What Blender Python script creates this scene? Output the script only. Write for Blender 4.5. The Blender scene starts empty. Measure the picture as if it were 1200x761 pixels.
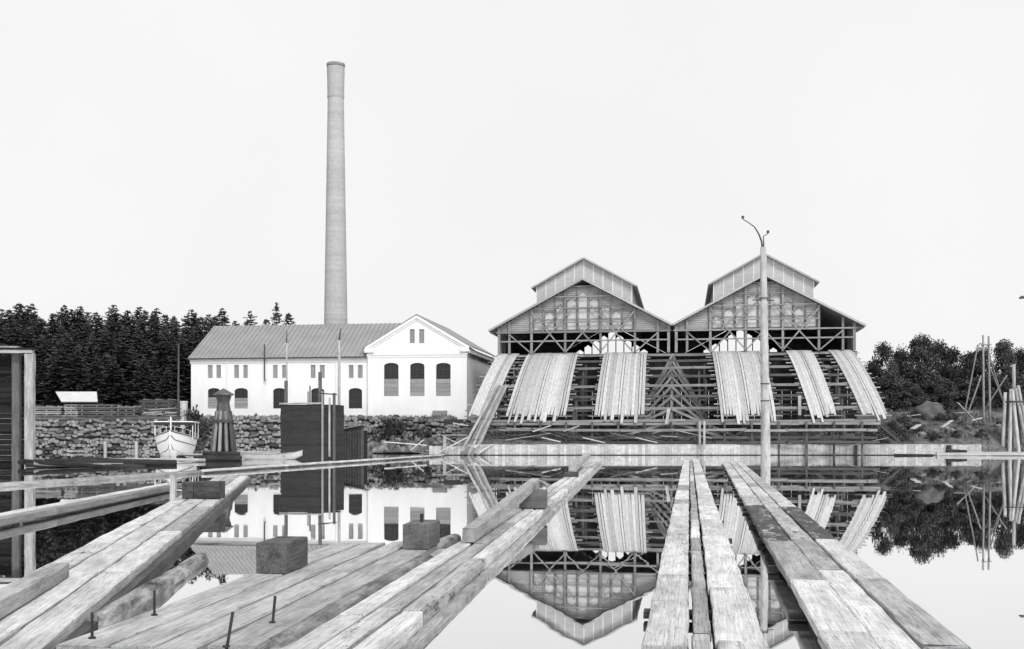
import bpy, bmesh, math, random
from mathutils import Vector, Matrix, noise
from mathutils.geometry import tessellate_polygon
R = math.radians
rng = random.Random(11)
scene = bpy.context.scene
COL = scene.collection

# ------------------------------------------------------------------ camera, sky, sun, exposure
F, CH, HY = 1300.0, 2.05, 509.0            # focal length in photo pixels, eye height, horizon row
cam = bpy.data.cameras.new("camera")
cam.sensor_fit = 'HORIZONTAL'; cam.sensor_width = 36.0; cam.lens = 36.0 * F / 1200.0
cam.shift_y = (HY - 380.5) / 1200.0
cam.clip_start = 0.1; cam.clip_end = 9000
camo = bpy.data.objects.new("camera", cam); COL.objects.link(camo)
camo.location = (0, 0, CH); camo.rotation_euler = (R(90), 0, 0)
scene.camera = camo

SUN_EL, SUN_AZ = 42.0, 160.0               # azimuth clockwise from +Y: behind the camera, a little to the right
w = bpy.data.worlds.new("World"); scene.world = w; w.use_nodes = True
nt = w.node_tree; nt.nodes.clear()
sky = nt.nodes.new('ShaderNodeTexSky'); sky.sky_type = 'NISHITA'; sky.sun_disc = False
sky.sun_elevation = R(SUN_EL); sky.sun_rotation = R(SUN_AZ); sky.dust_density = 3.0
bw = nt.nodes.new('ShaderNodeRGBToBW'); nt.links.new(sky.outputs[0], bw.inputs[0])
mul = nt.nodes.new('ShaderNodeMath'); mul.operation = 'MULTIPLY'; mul.inputs[1].default_value = 0.06
nt.links.new(bw.outputs[0], mul.inputs[0])
mixw = nt.nodes.new('ShaderNodeMix'); mixw.data_type = 'FLOAT'
mixw.inputs[0].default_value = 0.90
ctc = nt.nodes.new('ShaderNodeTexCoord'); cno = nt.nodes.new('ShaderNodeTexNoise'); cno.inputs['Scale'].default_value = 2.2; cno.inputs['Detail'].default_value = 5
nt.links.new(ctc.outputs['Generated'], cno.inputs['Vector'])
cmr = nt.nodes.new('ShaderNodeMapRange'); cmr.inputs[1].default_value = .3; cmr.inputs[2].default_value = .7; cmr.inputs[3].default_value = .515; cmr.inputs[4].default_value = .555
nt.links.new(cno.outputs[0], cmr.inputs[0]); nt.links.new(cmr.outputs[0], mixw.inputs[3])
nt.links.new(mul.outputs[0], mixw.inputs[2]); mixw.inputs[3].default_value = 0.535   # even cloud cover
bgn = nt.nodes.new('ShaderNodeBackground'); bgn.inputs[1].default_value = 1.0
nt.links.new(mixw.outputs[0], bgn.inputs[0])
wo = nt.nodes.new('ShaderNodeOutputWorld'); nt.links.new(bgn.outputs[0], wo.inputs[0])

sl = bpy.data.lights.new("sun", 'SUN'); sl.energy = 1.5; sl.angle = R(22); sl.color = (1, 1, 1)
so = bpy.data.objects.new("sun", sl); COL.objects.link(so)
az, el = R(SUN_AZ), R(SUN_EL)
sd = Vector((math.sin(az) * math.cos(el), math.cos(az) * math.cos(el), math.sin(el)))
so.rotation_euler = sd.to_track_quat('Z', 'Y').to_euler(); so.location = (20, -40, 60)

vs = scene.view_settings
vs.view_transform = 'Standard'; vs.look = 'None'; vs.exposure = 0.88; vs.gamma = 1.0; vs.use_curve_mapping = False
scene.cycles.max_bounces = 6; scene.cycles.glossy_bounces = 4; scene.cycles.diffuse_bounces = 3

# ------------------------------------------------------------------ materials (the photograph is monochrome: greys only)
MATS = {}
def g(v): return (v, v, v, 1)
def mat_base(name):
    m = bpy.data.materials.new(name); m.use_nodes = True
    n = m.node_tree; b = n.nodes['Principled BSDF']; MATS[name] = m
    return m, n, b
def node(n, t, **kw):
    x = n.nodes.new(t)
    for k, v in kw.items(): setattr(x, k, v)
    return x
def noise_node(n, vec, scale, detail=4, rough=.6):
    t = node(n, 'ShaderNodeTexNoise'); t.inputs['Scale'].default_value = scale
    t.inputs['Detail'].default_value = detail; t.inputs['Roughness'].default_value = rough
    n.links.new(vec, t.inputs['Vector']); return t.outputs[0]
def maprange(n, v, a, b, c, d):
    t = node(n, 'ShaderNodeMapRange'); n.links.new(v, t.inputs[0])
    for i, q in enumerate((a, b, c, d)): t.inputs[i + 1].default_value = q
    return t.outputs[0]
def math2(n, op, a, b):
    t = node(n, 'ShaderNodeMath', operation=op)
    for i, q in enumerate((a, b)):
        if isinstance(q, (int, float)): t.inputs[i].default_value = q
        else: n.links.new(q, t.inputs[i])
    return t.outputs[0]
def objvec(n, scale=(1, 1, 1)):
    tc = node(n, 'ShaderNodeTexCoord'); oi = node(n, 'ShaderNodeObjectInfo')
    off = math2(n, 'MULTIPLY', oi.outputs['Random'], 137.0)
    ad = node(n, 'ShaderNodeVectorMath', operation='ADD')
    n.links.new(tc.outputs['Object'], ad.inputs[0]); n.links.new(off, ad.inputs[1])
    mp = node(n, 'ShaderNodeMapping'); mp.inputs['Scale'].default_value = scale
    n.links.new(ad.outputs[0], mp.inputs[0]); return mp.outputs[0], oi.outputs['Random']
def wood(name, base, var=.25, grain=.35, stain=.35, cross=16.0, rough=.85, bump=.25, crack=.0, wet=None):
    m, n, b = mat_base(name)
    vec, rv = objvec(n, (.7, cross * 2.4, cross * 2.4)); v2, _ = objvec(n, (.8, 3, 3)); v3, _ = objvec(n, (3.0, 11, 11))
    v4, _ = objvec(n, (.35, cross * 1.1, cross * 1.1)); v5, _ = objvec(n, (9.0, 2.0, 9.0))
    gr = noise_node(n, vec, 1.6, 8, .75)
    st = noise_node(n, v2, 1.1, 5, .7)
    sp = noise_node(n, v3, 2.2, 6, .75)
    a = maprange(n, gr, .32, .68, 1 - grain, 1 + grain * .35)
    s = maprange(n, st, .35, .68, 1 - stain, 1 + stain * .3)
    k = maprange(n, sp, .56, .72, 1.0, 1 - stain * .7)
    r = maprange(n, rv, 0, 1, 1 - var, 1 + var * .6)
    v = math2(n, 'MULTIPLY', math2(n, 'MULTIPLY', a, s), math2(n, 'MULTIPLY', math2(n, 'MULTIPLY', r, k), base))
    if crack:
        cn = noise_node(n, v4, 1.3, 3, .6); sw = noise_node(n, v5, 3.0, 4, .7)
        cv = maprange(n, math2(n, 'ABSOLUTE', math2(n, 'SUBTRACT', cn, .5), 0), .0, .022, 1 - crack, 1.0)
        v = math2(n, 'MULTIPLY', math2(n, 'MULTIPLY', v, cv), maprange(n, sw, .35, .65, .86, 1.06))
    if wet:
        v6, _ = objvec(n, (.9, 2.2, 2.2)); wn_ = noise_node(n, v6, 1.3, 9, .8)
        v = math2(n, 'MULTIPLY', v, maprange(n, wn_, wet[0], wet[0] + .05, wet[1], 1.0))
    n.links.new(v, b.inputs['Base Color']); b.inputs['Roughness'].default_value = rough
    b.inputs['Specular IOR Level'].default_value = .2
    bp = node(n, 'ShaderNodeBump'); bp.inputs['Strength'].default_value = bump; bp.inputs['Distance'].default_value = .02
    n.links.new(gr, bp.inputs['Height']); n.links.new(bp.outputs[0], b.inputs['Normal'])
    return m
def rough_mat(name, base, scale=1.0, var=.2, amp=.3, rough=.9, bump=.0, detail=6, spec=.2, stretch=(1, 1, 1)):
    m, n, b = mat_base(name)
    vec, rv = objvec(n, stretch)
    t = noise_node(n, vec, scale, detail, .65)
    a = maprange(n, t, .3, .7, 1 - amp, 1 + amp * .6)
    r = maprange(n, rv, 0, 1, 1 - var, 1 + var)
    n.links.new(math2(n, 'MULTIPLY', math2(n, 'MULTIPLY', a, r), base), b.inputs['Base Color'])
    b.inputs['Roughness'].default_value = rough; b.inputs['Specular IOR Level'].default_value = spec
    if bump:
        bp = node(n, 'ShaderNodeBump'); bp.inputs['Strength'].default_value = bump; bp.inputs['Distance'].default_value = .05
        n.links.new(t, bp.inputs['Height']); n.links.new(bp.outputs[0], b.inputs['Normal'])
    return m
W_LIGHT = wood('weathered_pale_plank', .74, .16, .34, .34, crack=.55)
W_MID = wood('weathered_grey_plank', .50, .2, .4, .42, crack=.6)
W_WET = wood('wet_stained_plank', .55, .2, .4, .4, rough=.7, crack=.5, wet=(.55, .16))
W_DAMP = wood('damp_spotted_plank', .66, .2, .38, .4, crack=.6, wet=(.40, .3))
W_DECK = wood('raft_plank', .52, .18, .36, .38, crack=.6)
W_BEAM = wood('squared_timber', .48, .15, .35, .4, crack=.5)
W_BLOCK = wood('dark_timber_block', .12, .3, .45, .5, cross=9, bump=.1, crack=.35, wet=(.42, .6))
W_LOG = wood('barked_log', .36, .2, .5, .8, cross=6)
W_DLOG = wood('soaked_log', .05, .4, .5, .6, cross=6)
W_SLIDE = wood('slide_plank', .54, .24, .25, .25, cross=8)
W_FRAME = wood('frame_timber', .28, .25, .3, .3, cross=8)
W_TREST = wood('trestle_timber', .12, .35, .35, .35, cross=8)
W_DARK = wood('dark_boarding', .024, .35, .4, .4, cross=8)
W_CRIB = wood('tarred_crib_board', .045, .2, .3, .3, cross=8)
W_CLAD = wood('grey_cladding', .36, .12, .25, .2, cross=8)
W_PANEL = wood('clerestory_panel', .44, .08, .12, .12, cross=4)
W_PILE = wood('sheet_pile_board', .55, .22, .3, .3, cross=8)
W_POST = wood('pale_post', .50, .15, .4, .4, cross=8)
W_DISTP = wood('stacked_board', .28, .45, .3, .3, cross=8)
PLASTER = rough_mat('white_plaster', .74, .9, .02, .06, .8, stretch=(1, 1, .3))
PLASTER_T = rough_mat('white_moulding', .72, .6, .02, .06, .8)
METAL = rough_mat('seamed_metal_roof', .235, .35, .10, .18, .55, spec=.4)
ROOF_G = rough_mat('grey_felt_roof', .30, .6, .08, .2, .85)
FASCIA = rough_mat('fascia_board', .34, 1.0, .1, .15, .8)
BATTEN = rough_mat('pale_batten', .62, 1.0, .05, .1, .8)
BOARDED = rough_mat('boarded_window', .27, 1.2, .12, .15, .85)
GREY_GLASS = rough_mat('grey_glass', .50, .8, .10, .2, .25, spec=.5)  # window panes as opaque, slightly mottled grey
GLASS = rough_mat('dark_glass', .015, 1.0, .3, .3, .12, spec=.5)
IRON = rough_mat('dark_iron', .05, 4.0, .1, .3, .6, spec=.4)
PIPE = rough_mat('grey_pipe', .42, 2.0, .1, .15, .6, spec=.4)
STONE = rough_mat('quay_stone', .16, 2.2, .6, .35, .95, bump=.5)
STONE_D = rough_mat('quay_backing', .05, 1.5, .1, .4, .95)
ROCKM = rough_mat('mossy_rock', .11, 1.2, .2, .6, .95, bump=.6)
NEEDLE = rough_mat('needle_foliage', .085, .8, .35, .5, .9, spec=.1)
LEAF = rough_mat('leaf_foliage', .075, .8, .3, .5, .9, spec=.1)
BARK = rough_mat('tree_bark', .07, 3.0, .2, .4, .95)
BOATW = rough_mat('white_hull_paint', .78, .8, .05, .07, .5, spec=.4)
ROWP = rough_mat('worn_boat_paint', .46, 2.0, .1, .25, .7)
BOATD = rough_mat('dark_hull_paint', .03, 1.0, .1, .3, .6)
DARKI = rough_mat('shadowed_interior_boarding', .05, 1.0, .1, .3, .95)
STEEL = rough_mat('rusted_bolt', .04, 9.0, .2, .4, .7)

def brick_mat():
    m, n, b = mat_base('chimney_brick')
    tc = node(n, 'ShaderNodeTexCoord')
    sx = node(n, 'ShaderNodeSeparateXYZ'); n.links.new(tc.outputs['Object'], sx.inputs[0])
    cz = node(n, 'ShaderNodeCombineXYZ'); n.links.new(sx.outputs[2], cz.inputs[2])
    band = noise_node(n, cz.outputs[0], .22, 5, .75)
    fine = noise_node(n, cz.outputs[0], 2.2, 3, .6)
    ob = noise_node(n, tc.outputs['Object'], 2.6, 8, .8)
    v = math2(n, 'MULTIPLY', maprange(n, band, .38, .66, .80, 1.10), maprange(n, ob, .3, .7, .78, 1.16))
    v = math2(n, 'MULTIPLY', v, maprange(n, fine, .3, .7, .9, 1.08))
    n.links.new(math2(n, 'MULTIPLY', v, .42), b.inputs['Base Color']); b.inputs['Roughness'].default_value = .95
    return m
BRICK = brick_mat()
def ground_mat():
    m, n, b = mat_base('bare_earth')
    tc = node(n, 'ShaderNodeTexCoord')
    t = noise_node(n, tc.outputs['Object'], .5, 8, .7); t2 = noise_node(n, tc.outputs['Object'], 3.0, 5, .7)
    v = math2(n, 'MULTIPLY', maprange(n, t, .35, .65, .06, .17), maprange(n, t2, .3, .7, .6, 1.3))
    n.links.new(v, b.inputs['Base Color']); b.inputs['Roughness'].default_value = 1
    bp = node(n, 'ShaderNodeBump'); bp.inputs['Strength'].default_value = .6; bp.inputs['Distance'].default_value = .2
    n.links.new(t2, bp.inputs['Height']); n.links.new(bp.outputs[0], b.inputs['Normal'])
    return m
EARTH = ground_mat()
def water_mat():
    m, n, b = mat_base('still_water')
    tc = node(n, 'ShaderNodeTexCoord')
    mp = node(n, 'ShaderNodeMapping'); mp.inputs['Scale'].default_value = (.5, 1.0, 1)
    n.links.new(tc.outputs['Object'], mp.inputs[0])
    t = noise_node(n, mp.outputs[0], .35, 3, .5)
    bp = node(n, 'ShaderNodeBump'); bp.inputs['Strength'].default_value = .06; bp.inputs['Distance'].default_value = .04
    n.links.new(t, bp.inputs['Height'])
    gl = node(n, 'ShaderNodeBsdfGlossy'); gl.inputs['Color'].default_value = g(.97); gl.inputs['Roughness'].default_value = .012
    n.links.new(bp.outputs[0], gl.inputs['Normal'])
    df = node(n, 'ShaderNodeBsdfDiffuse'); df.inputs['Color'].default_value = g(.05)
    fr = node(n, 'ShaderNodeFresnel'); fr.inputs['IOR'].default_value = 2.2
    n.links.new(bp.outputs[0], fr.inputs['Normal'])
    fac = maprange(n, fr.outputs[0], .14, .55, .72, .97)
    mx = node(n, 'ShaderNodeMixShader'); n.links.new(fac, mx.inputs[0])
    n.links.new(df.outputs[0], mx.inputs[1]); n.links.new(gl.outputs[0], mx.inputs[2])
    n.links.new(mx.outputs[0], n.nodes['Material Output'].inputs[0])
    return m
WATER = water_mat()

# ------------------------------------------------------------------ helpers
def at(px, py, Y): return Vector(((px - 600) / F * Y, Y, CH - (py - HY) / F * Y))
def onz(px, py, z):
    Y = F * (CH - z) / (py - HY); return Vector(((px - 600) / F * Y, Y, z))
def zat(py, Y): return CH - (py - HY) / F * Y
def xat(px, Y): return (px - 600) / F * Y
def tag(o, label=None, cat=None, group=None, kind=None):
    if label: o['label'] = label
    if cat: o['category'] = cat
    if group: o['group'] = group
    if kind: o['kind'] = kind
    return o
def empty(name, loc=(0, 0, 0), rz=0, label=None, cat=None, group=None):
    o = bpy.data.objects.new(name, None); COL.objects.link(o); o.empty_display_size = .3
    o.location = loc; o.rotation_euler = (0, 0, rz); return tag(o, label, cat, group)
def link(name, me, mat, parent=None, loc=(0, 0, 0)):
    o = bpy.data.objects.new(name, me); COL.objects.link(o)
    if mat and not me.materials: me.materials.append(mat)
    o.parent = parent; o.location = loc; return o
class MB:
    def __init__(s): s.v = []; s.f = []
    def add(s, vs, fs):
        k = len(s.v); s.v += [Vector(q) for q in vs]; s.f += [tuple(i + k for i in f) for f in fs]; return s
    def box(s, x0, x1, y0, y1, z0, z1):
        return s.add([(x0, y0, z0), (x1, y0, z0), (x1, y1, z0), (x0, y1, z0), (x0, y0, z1), (x1, y0, z1), (x1, y1, z1), (x0, y1, z1)],
                     [(0, 3, 2, 1), (4, 5, 6, 7), (0, 1, 5, 4), (1, 2, 6, 5), (2, 3, 7, 6), (3, 0, 4, 7)])
    def bar(s, p0, p1, w, h, up=(0, 0, 1)):
        p0, p1 = Vector(p0), Vector(p1); x = (p1 - p0).normalized(); u = Vector(up)
        if abs(x.dot(u)) > .98: u = Vector((0, 1, 0))
        y = u.cross(x).normalized(); z = x.cross(y); vs = []
        for p in (p0, p1):
            for a, b in ((-1, -1), (1, -1), (1, 1), (-1, 1)): vs.append(p + y * a * w / 2 + z * b * h / 2)
        return s.add(vs, [(0, 3, 2, 1), (4, 5, 6, 7), (0, 1, 5, 4), (1, 2, 6, 5), (2, 3, 7, 6), (3, 0, 4, 7)])
    def tube(s, pts, rad, n=10):
        pts = [Vector(p) for p in pts]; vs = []; fs = []
        for i, p in enumerate(pts):
            d = (pts[min(i + 1, len(pts) - 1)] - pts[max(i - 1, 0)]).normalized()
            u = Vector((1, 0, 0)) if abs(d.x) < .9 else Vector((0, 1, 0))
            a = d.cross(u).normalized(); b = d.cross(a)
            r = rad[i] if isinstance(rad, (list, tuple)) else rad
            for k in range(n):
                t = 2 * math.pi * k / n; vs.append(p + a * math.cos(t) * r + b * math.sin(t) * r)
        for i in range(len(pts) - 1):
            for k in range(n):
                fs.append((i * n + k, (i + 1) * n + k, (i + 1) * n + (k + 1) % n, i * n + (k + 1) % n))
        fs.append(tuple(range(n))); fs.append(tuple(reversed(range((len(pts) - 1) * n, len(pts) * n))))
        return s.add(vs, fs)
    def prism(s, loops, y0, y1):            # loops of (x, z): outline then holes; extruded along y
        pl = [[Vector((x, z, 0)) for x, z in lp] for lp in loops]
        tris = tessellate_polygon(pl); flat = [p for lp in pl for p in lp]; n = len(flat)
        vs = [(p.x, y0, p.y) for p in flat] + [(p.x, y1, p.y) for p in flat]
        fs = [tuple(t) for t in tris] + [tuple(i + n for i in reversed(t)) for t in tris]
        k = 0
        for lp in pl:
            m = len(lp)
            for i in range(m):
                a, b = k + i, k + (i + 1) % m; fs.append((a, b, b + n, a + n))
            k += m
        return s.add(vs, fs)
    def build(s, name, mat, parent=None, smooth=False, recenter=True):
        me = bpy.data.meshes.new(name)
        lo = Vector((0, 0, 0))
        if recenter and s.v:
            xs = [p.x for p in s.v]; ys = [p.y for p in s.v]; zs = [p.z for p in s.v]
            lo = Vector(((min(xs) + max(xs)) / 2, (min(ys) + max(ys)) / 2, min(zs)))
        me.from_pydata([tuple(p - lo) for p in s.v], [], s.f)
        bm = bmesh.new(); bm.from_mesh(me); bmesh.ops.recalc_face_normals(bm, faces=bm.faces); bm.to_mesh(me); bm.free()
        if smooth:
            for p in me.polygons: p.use_smooth = True
        return link(name, me, mat, parent, lo)
def rot_to(p0, p1, roll=0.0):
    x = (Vector(p1) - Vector(p0)).normalized(); u = Vector((0, 0, 1))
    if abs(x.dot(u)) > .985: u = Vector((0, 1, 0))
    y = u.cross(x).normalized(); z = x.cross(y)
    m = Matrix((x, y, z)).transposed()
    return (m @ Matrix.Rotation(roll, 3, 'X')).to_euler()
def beam_mesh(L, w, h, seg=1, jit=0.0, ch=0.0, rg=rng, taper=1.0):
    vs = []; fs = []
    base = [(-1, -1), (1, -1), (1, 1), (-1, 1)]
    ph = rg.random() * 100
    for i in range(seg + 1):
        x = -L / 2 + L * i / seg
        k = 1 + (taper - 1) * i / seg
        if jit and (i == 0 or i == seg): x += rg.uniform(-1, 1) * min(jit * 2, .04)
        oy = jit * 1.2 * noise.noise((x * .8 + ph, 0, 0)) if jit else 0
        oz = jit * .5 * noise.noise((x * .6 + ph, 9, 0)) if jit else 0
        ring = []
        for a, b in base:
            yy, zz = a * w / 2 * k, b * h / 2 * k
            if ch:
                for q in ((0, 1), (1, 0)):
                    q2 = q if a * b > 0 else (1 - q[0], 1 - q[1])
                    c = ch * (1 + (rg.random() - .3) * 1.4 if jit else 1)
                    ring.append((yy - a * c * q2[0], zz - b * c * q2[1]))
            else: ring.append((yy, zz))
        for yy, zz in ring:
            dx = rg.uniform(-1, 1) * min(jit, .03) if jit and i in (0, seg) else 0
            vs.append((x + dx, yy + oy + (rg.uniform(-1, 1) * jit * .4), zz + oz + (rg.uniform(-1, 1) * jit * .12)))
    n = len(ring)
    for i in range(seg):
        for k in range(n): fs.append((i * n + k, i * n + (k + 1) % n, (i + 1) * n + (k + 1) % n, (i + 1) * n + k))
    fs.append(tuple(reversed(range(n)))); fs.append(tuple(range(seg * n, seg * n + n)))
    me = bpy.data.meshes.new('timber'); me.from_pydata(vs, [], fs); return me
def beam(name, p0, p1, w, h, mat, parent=None, seg=1, jit=0.0, ch=0.0, roll=0.0, taper=1.0):
    p0, p1 = Vector(p0), Vector(p1)
    me = beam_mesh((p1 - p0).length, w, h, seg, jit, ch, taper=taper)
    o = link(name, me, mat, parent, (p0 + p1) / 2); o.rotation_euler = rot_to(p0, p1, roll); return o
def log(name, p0, p1, r0, r1, mat, parent=None, n=10, seg=6, jit=.1):
    p0, p1 = Vector(p0), Vector(p1); L = (p1 - p0).length; vs = []; fs = []; ph = rng.random() * 50
    for i in range(seg + 1):
        x = -L / 2 + L * i / seg; r = r0 + (r1 - r0) * i / seg
        oy = r * .8 * noise.noise((x * .25 + ph, 1, 0)) * jit * 4; oz = r * .5 * noise.noise((x * .25 + ph, 5, 0)) * jit * 4
        for k in range(n):
            t = 2 * math.pi * k / n; q = r * (1 + jit * noise.noise((x * 1.3 + ph, math.cos(t) * 1.5, math.sin(t) * 1.5)))
            vs.append((x, math.cos(t) * q + oy, math.sin(t) * q + oz))
    for i in range(seg):
        for k in range(n): fs.append((i * n + k, i * n + (k + 1) % n, (i + 1) * n + (k + 1) % n, (i + 1) * n + k))
    fs.append(tuple(reversed(range(n)))); fs.append(tuple(range(seg * n, seg * n + n)))
    me = bpy.data.meshes.new(name); me.from_pydata(vs, [], fs)
    for p in me.polygons: p.use_smooth = len(p.vertices) == 4
    o = link(name, me, mat, parent, (p0 + p1) / 2); o.rotation_euler = rot_to(p0, p1); return o
class Frame:                                # a plan frame turned by th: x along a facade, y into the depth
    def __init__(s, px, Y, th=R(8.75)):
        s.P = Vector((xat(px, Y), Y, 0)); s.th = th; s.c = math.cos(th); s.n = math.sin(th)
    def s_of(s, px, v=0.0):
        t = (px - 600) / F; X0 = s.P.x + v * s.n; Y0 = s.P.y + v * s.c
        return (t * Y0 - X0) / (s.c + t * s.n)
    def z_of(s, px, py, v=0.0):
        S = s.s_of(px, v); return CH - (py - HY) / F * (s.P.y + v * s.c - S * s.n)
    def sz(s, px, py, v=0.0): return s.s_of(px, v), s.z_of(px, py, v)
    def world(s, a, v, z): return Vector((s.P.x + a * s.c + v * s.n, s.P.y - a * s.n + v * s.c, z))
    def empty(s, name, **k): return empty(name, (s.P.x, s.P.y, 0), -s.th, **k)

# ------------------------------------------------------------------ ground and water
QY = 126.5                                   # face of the stone quay
PW = 108.0                                   # face of the sheet piling
def smooth(a, b, x):
    t = max(0, min(1, (x - a) / (b - a))); return t * t * (3 - 2 * t)
def gz(X, Y):
    nz = noise.noise((X * .22, Y * .22, 3)) * .35 + noise.noise((X * .7, Y * .7, 8)) * .12
    left = -2.5 if Y < QY + .6 else 4.05 + nz * .4
    if X < -20 and Y > 139: left += min(7, (Y - 139) * .10) * smooth(-20, -36, X)
    if Y < PW + .3: right = -2.5
    else: right = .75 + 1.0 * smooth(PW, 113, Y) + 2.2 * smooth(113, 140, Y) + nz * smooth(PW + 1, 112, Y)
    if X > 40:
        sh = 104 + 5 * noise.noise((X * .1, 0, 0)) if X > 46 else PW
        if Y > PW + .3:
            right += smooth(40, 46, X) * (.9 * smooth(110, 120, Y) + nz)
        if X > 46: right = -2.5 + (right + 2.5) * smooth(sh + 2, sh + 10, Y)
    k = smooth(-7.0, -5.6, X)
    return left * (1 - k) + right * k
def axis(pts):
    out = []
    for a, b, st in pts:
        n = max(1, int(round((b - a) / st))); out += [a + (b - a) * i / n for i in range(n)]
    return out + [pts[-1][1]]
xs = axis([(-2600, -300, 400), (-300, -90, 30), (-90, -8, 2.0), (-8, -5, .5), (-5, 60, 1.2), (60, 100, 4), (100, 300, 30), (300, 2600, 400)])
ys = axis([(-80, 95, 30), (95, 107.5, 3), (107.5, 109, .4), (109, 126.2, 1.2), (126.2, 127.6, .35), (127.6, 150, 1.8), (150, 240, 5), (240, 400, 30), (400, 4200, 500)])
mb = MB(); nx = len(xs)
mb.v = [Vector((x, y, gz(x, y))) for y in ys for x in xs]
mb.f = [(j * nx + i, j * nx + i + 1, (j + 1) * nx + i + 1, (j + 1) * nx + i) for j in range(len(ys) - 1) for i in range(nx - 1)]
ground = mb.build('ground', EARTH, smooth=True, recenter=False); tag(ground, kind='structure')
wm = MB().add([(-900, -80, 0), (900, -80, 0), (900, 135, 0), (-900, 135, 0)], [(0, 1, 2, 3)])
water = wm.build('water', WATER, recenter=False); tag(water, kind='structure')

# ------------------------------------------------------------------ white plastered power house
WB = Frame(547, 128.6)
wb = WB.empty('white_building', label='long white plastered power house with seamed metal roof and tall gabled wing', cat='building')
Z0 = 3.6
def arch(x0, x1, z0, z1, rise=.22, n=8):
    pts = [(x0, z0), (x1, z0)]; w_ = x1 - x0; zs = z1 - w_ * rise
    for i in range(n + 1):
        t = math.pi * i / n; pts.append(((x0 + x1) / 2 + math.cos(t) * w_ / 2, zs + math.sin(t) * w_ * rise))
    return pts
def rect(x0, x1, z0, z1): return [(x0, z0), (x1, z0), (x1, z1), (x0, z1)]
def inset(lp, d):
    cx = sum(p[0] for p in lp) / len(lp); cz = sum(p[1] for p in lp) / len(lp)
    hw = max(abs(p[0] - cx) for p in lp); hz = max(abs(p[1] - cz) for p in lp)
    return [(cx + (x - cx) * (1 - d / hw), cz + (z - cz) * (1 - d / hz)) for x, z in lp]
sL = WB.s_of(222); sW = WB.s_of(431)
VM = .45                                     # the long range stands back from the wing
EAVE = WB.z_of(330, 417.5); RIDGE = 15.75
HALF = 7.2
wing_c = (sW + 0) / 2; WPEAK = WB.z_of(489, 371.5); WEAVE = WB.z_of(547, 406)
def pane_window(bld, lp, v, boards=0.0, boarded=False, bars=(1, 2), lab=None):
    x0 = min(p[0] for p in lp); x1 = max(p[0] for p in lp); z0 = min(p[1] for p in lp); z1 = max(p[1] for p in lp)
    fr = MB().prism([lp, inset(lp, .07)], v + .12, v + .2)
    if not boarded:
        for i in range(1, bars[0] + 1):
            x = x0 + (x1 - x0) * i / (bars[0] + 1); fr.box(x - .025, x + .025, v + .13, v + .19, z0 + .06, z1 - .06)
        for i in range(1, bars[1] + 1):
            z = z0 + (z1 - z0) * i / (bars[1] + 1); fr.box(x0 + .06, x1 - .06, v + .135, v + .185, z - .025, z + .025)
    f = fr.build('window', BOARDED if boarded else IRON, bld)
    if lab: f['label'] = lab
    def sub(name, lp2, y0, y1, m):
        o = MB().prism([lp2], y0, y1).build(name, m, bld)
        o.parent = f; o.location = o.location - f.location; return o
    if boarded:
        n = 3
        for i in range(n):
            a = x0 + .05 + (x1 - x0 - .1) * i / n; b = x0 + .05 + (x1 - x0 - .1) * (i + 1) / n
            sub('board', rect(a, b - .02, z0 + .05, z1 - .05), v + .14, v + .17 + .015 * (i % 2), BOARDED)
    else:
        sub('pane', inset(lp, .05), v + .21, v + .23, GLASS)
        if boards:
            n = 4; zt = z0 + (z1 - z0) * boards
            for i in range(n):
                a = z0 + (zt - z0) * i / n; b = z0 + (zt - z0) * (i + 1) / n
                sub('board', rect(x0 + .03, x1 - .03, a + .01, b - .01), v + .06, v + .10 + .012 * (i % 2), BOARDED)
    return f
# the long range: wall, windows
holes = []; wins = []
for (a, b, bd) in ((243.5, 258, .55), (274.7, 290.4, .52), (320, 335, 0), (364.5, 380, 0), (408.6, 424.3, 0)):
    x0, x1 = WB.s_of(a, VM), WB.s_of(b, VM); z0 = WB.z_of(a, 479, VM); z1 = WB.z_of(a, 455, VM)
    wins.append((arch(x0, x1, z0, z1), bd, False))
for (a, b) in ((243.5, 249.2), (253.4, 259), (274.2, 280), (285, 290.4), (319.8, 325.3), (330.4, 335.8), (364, 369.7), (374.6, 380.5), (408.6, 414.2), (419.2, 425)):
    x0, x1 = WB.s_of(a, VM), WB.s_of(b, VM)
    wins.append((rect(x0, x1, WB.z_of(a, 443.3, VM), WB.z_of(a, 428, VM)), 0, True))
wall = MB().prism([rect(sL, sW, Z0, EAVE - .05)] + [q[0] for q in wins], VM, VM + .5)
wall.build('wall', PLASTER, wb)
for lp, bd, full in wins: pane_window(wb, lp, VM, bd, full, (1, 2), 'arched window with its lower half boarded over' if bd else None)
# left end gable, back wall, plinth, cornice
ge = MB()
ge.add([(sL, VM, Z0), (sL, VM + 2 * HALF, Z0), (sL, VM + 2 * HALF, EAVE), (sL, VM + HALF, RIDGE - .25), (sL, VM, EAVE),
        (sL + .5, VM, Z0), (sL + .5, VM + 2 * HALF, Z0), (sL + .5, VM + 2 * HALF, EAVE), (sL + .5, VM + HALF, RIDGE - .25), (sL + .5, VM, EAVE)],
       [(0, 1, 2, 3, 4), (9, 8, 7, 6, 5), (0, 1, 6, 5), (1, 2, 7, 6), (2, 3, 8, 7), (3, 4, 9, 8), (4, 0, 5, 9)])
ge.v = [p + Vector((.003, .501, 0)) if p.y < VM + .01 else p + Vector((.003, 0, 0)) for p in ge.v]
ge.build('end_wall', PLASTER, wb)
MB().box(sL + .6, -.1, VM + 2 * HALF - .5, VM + 2 * HALF - .003, Z0, EAVE - .1).build('back_wall', PLASTER, wb)
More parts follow.
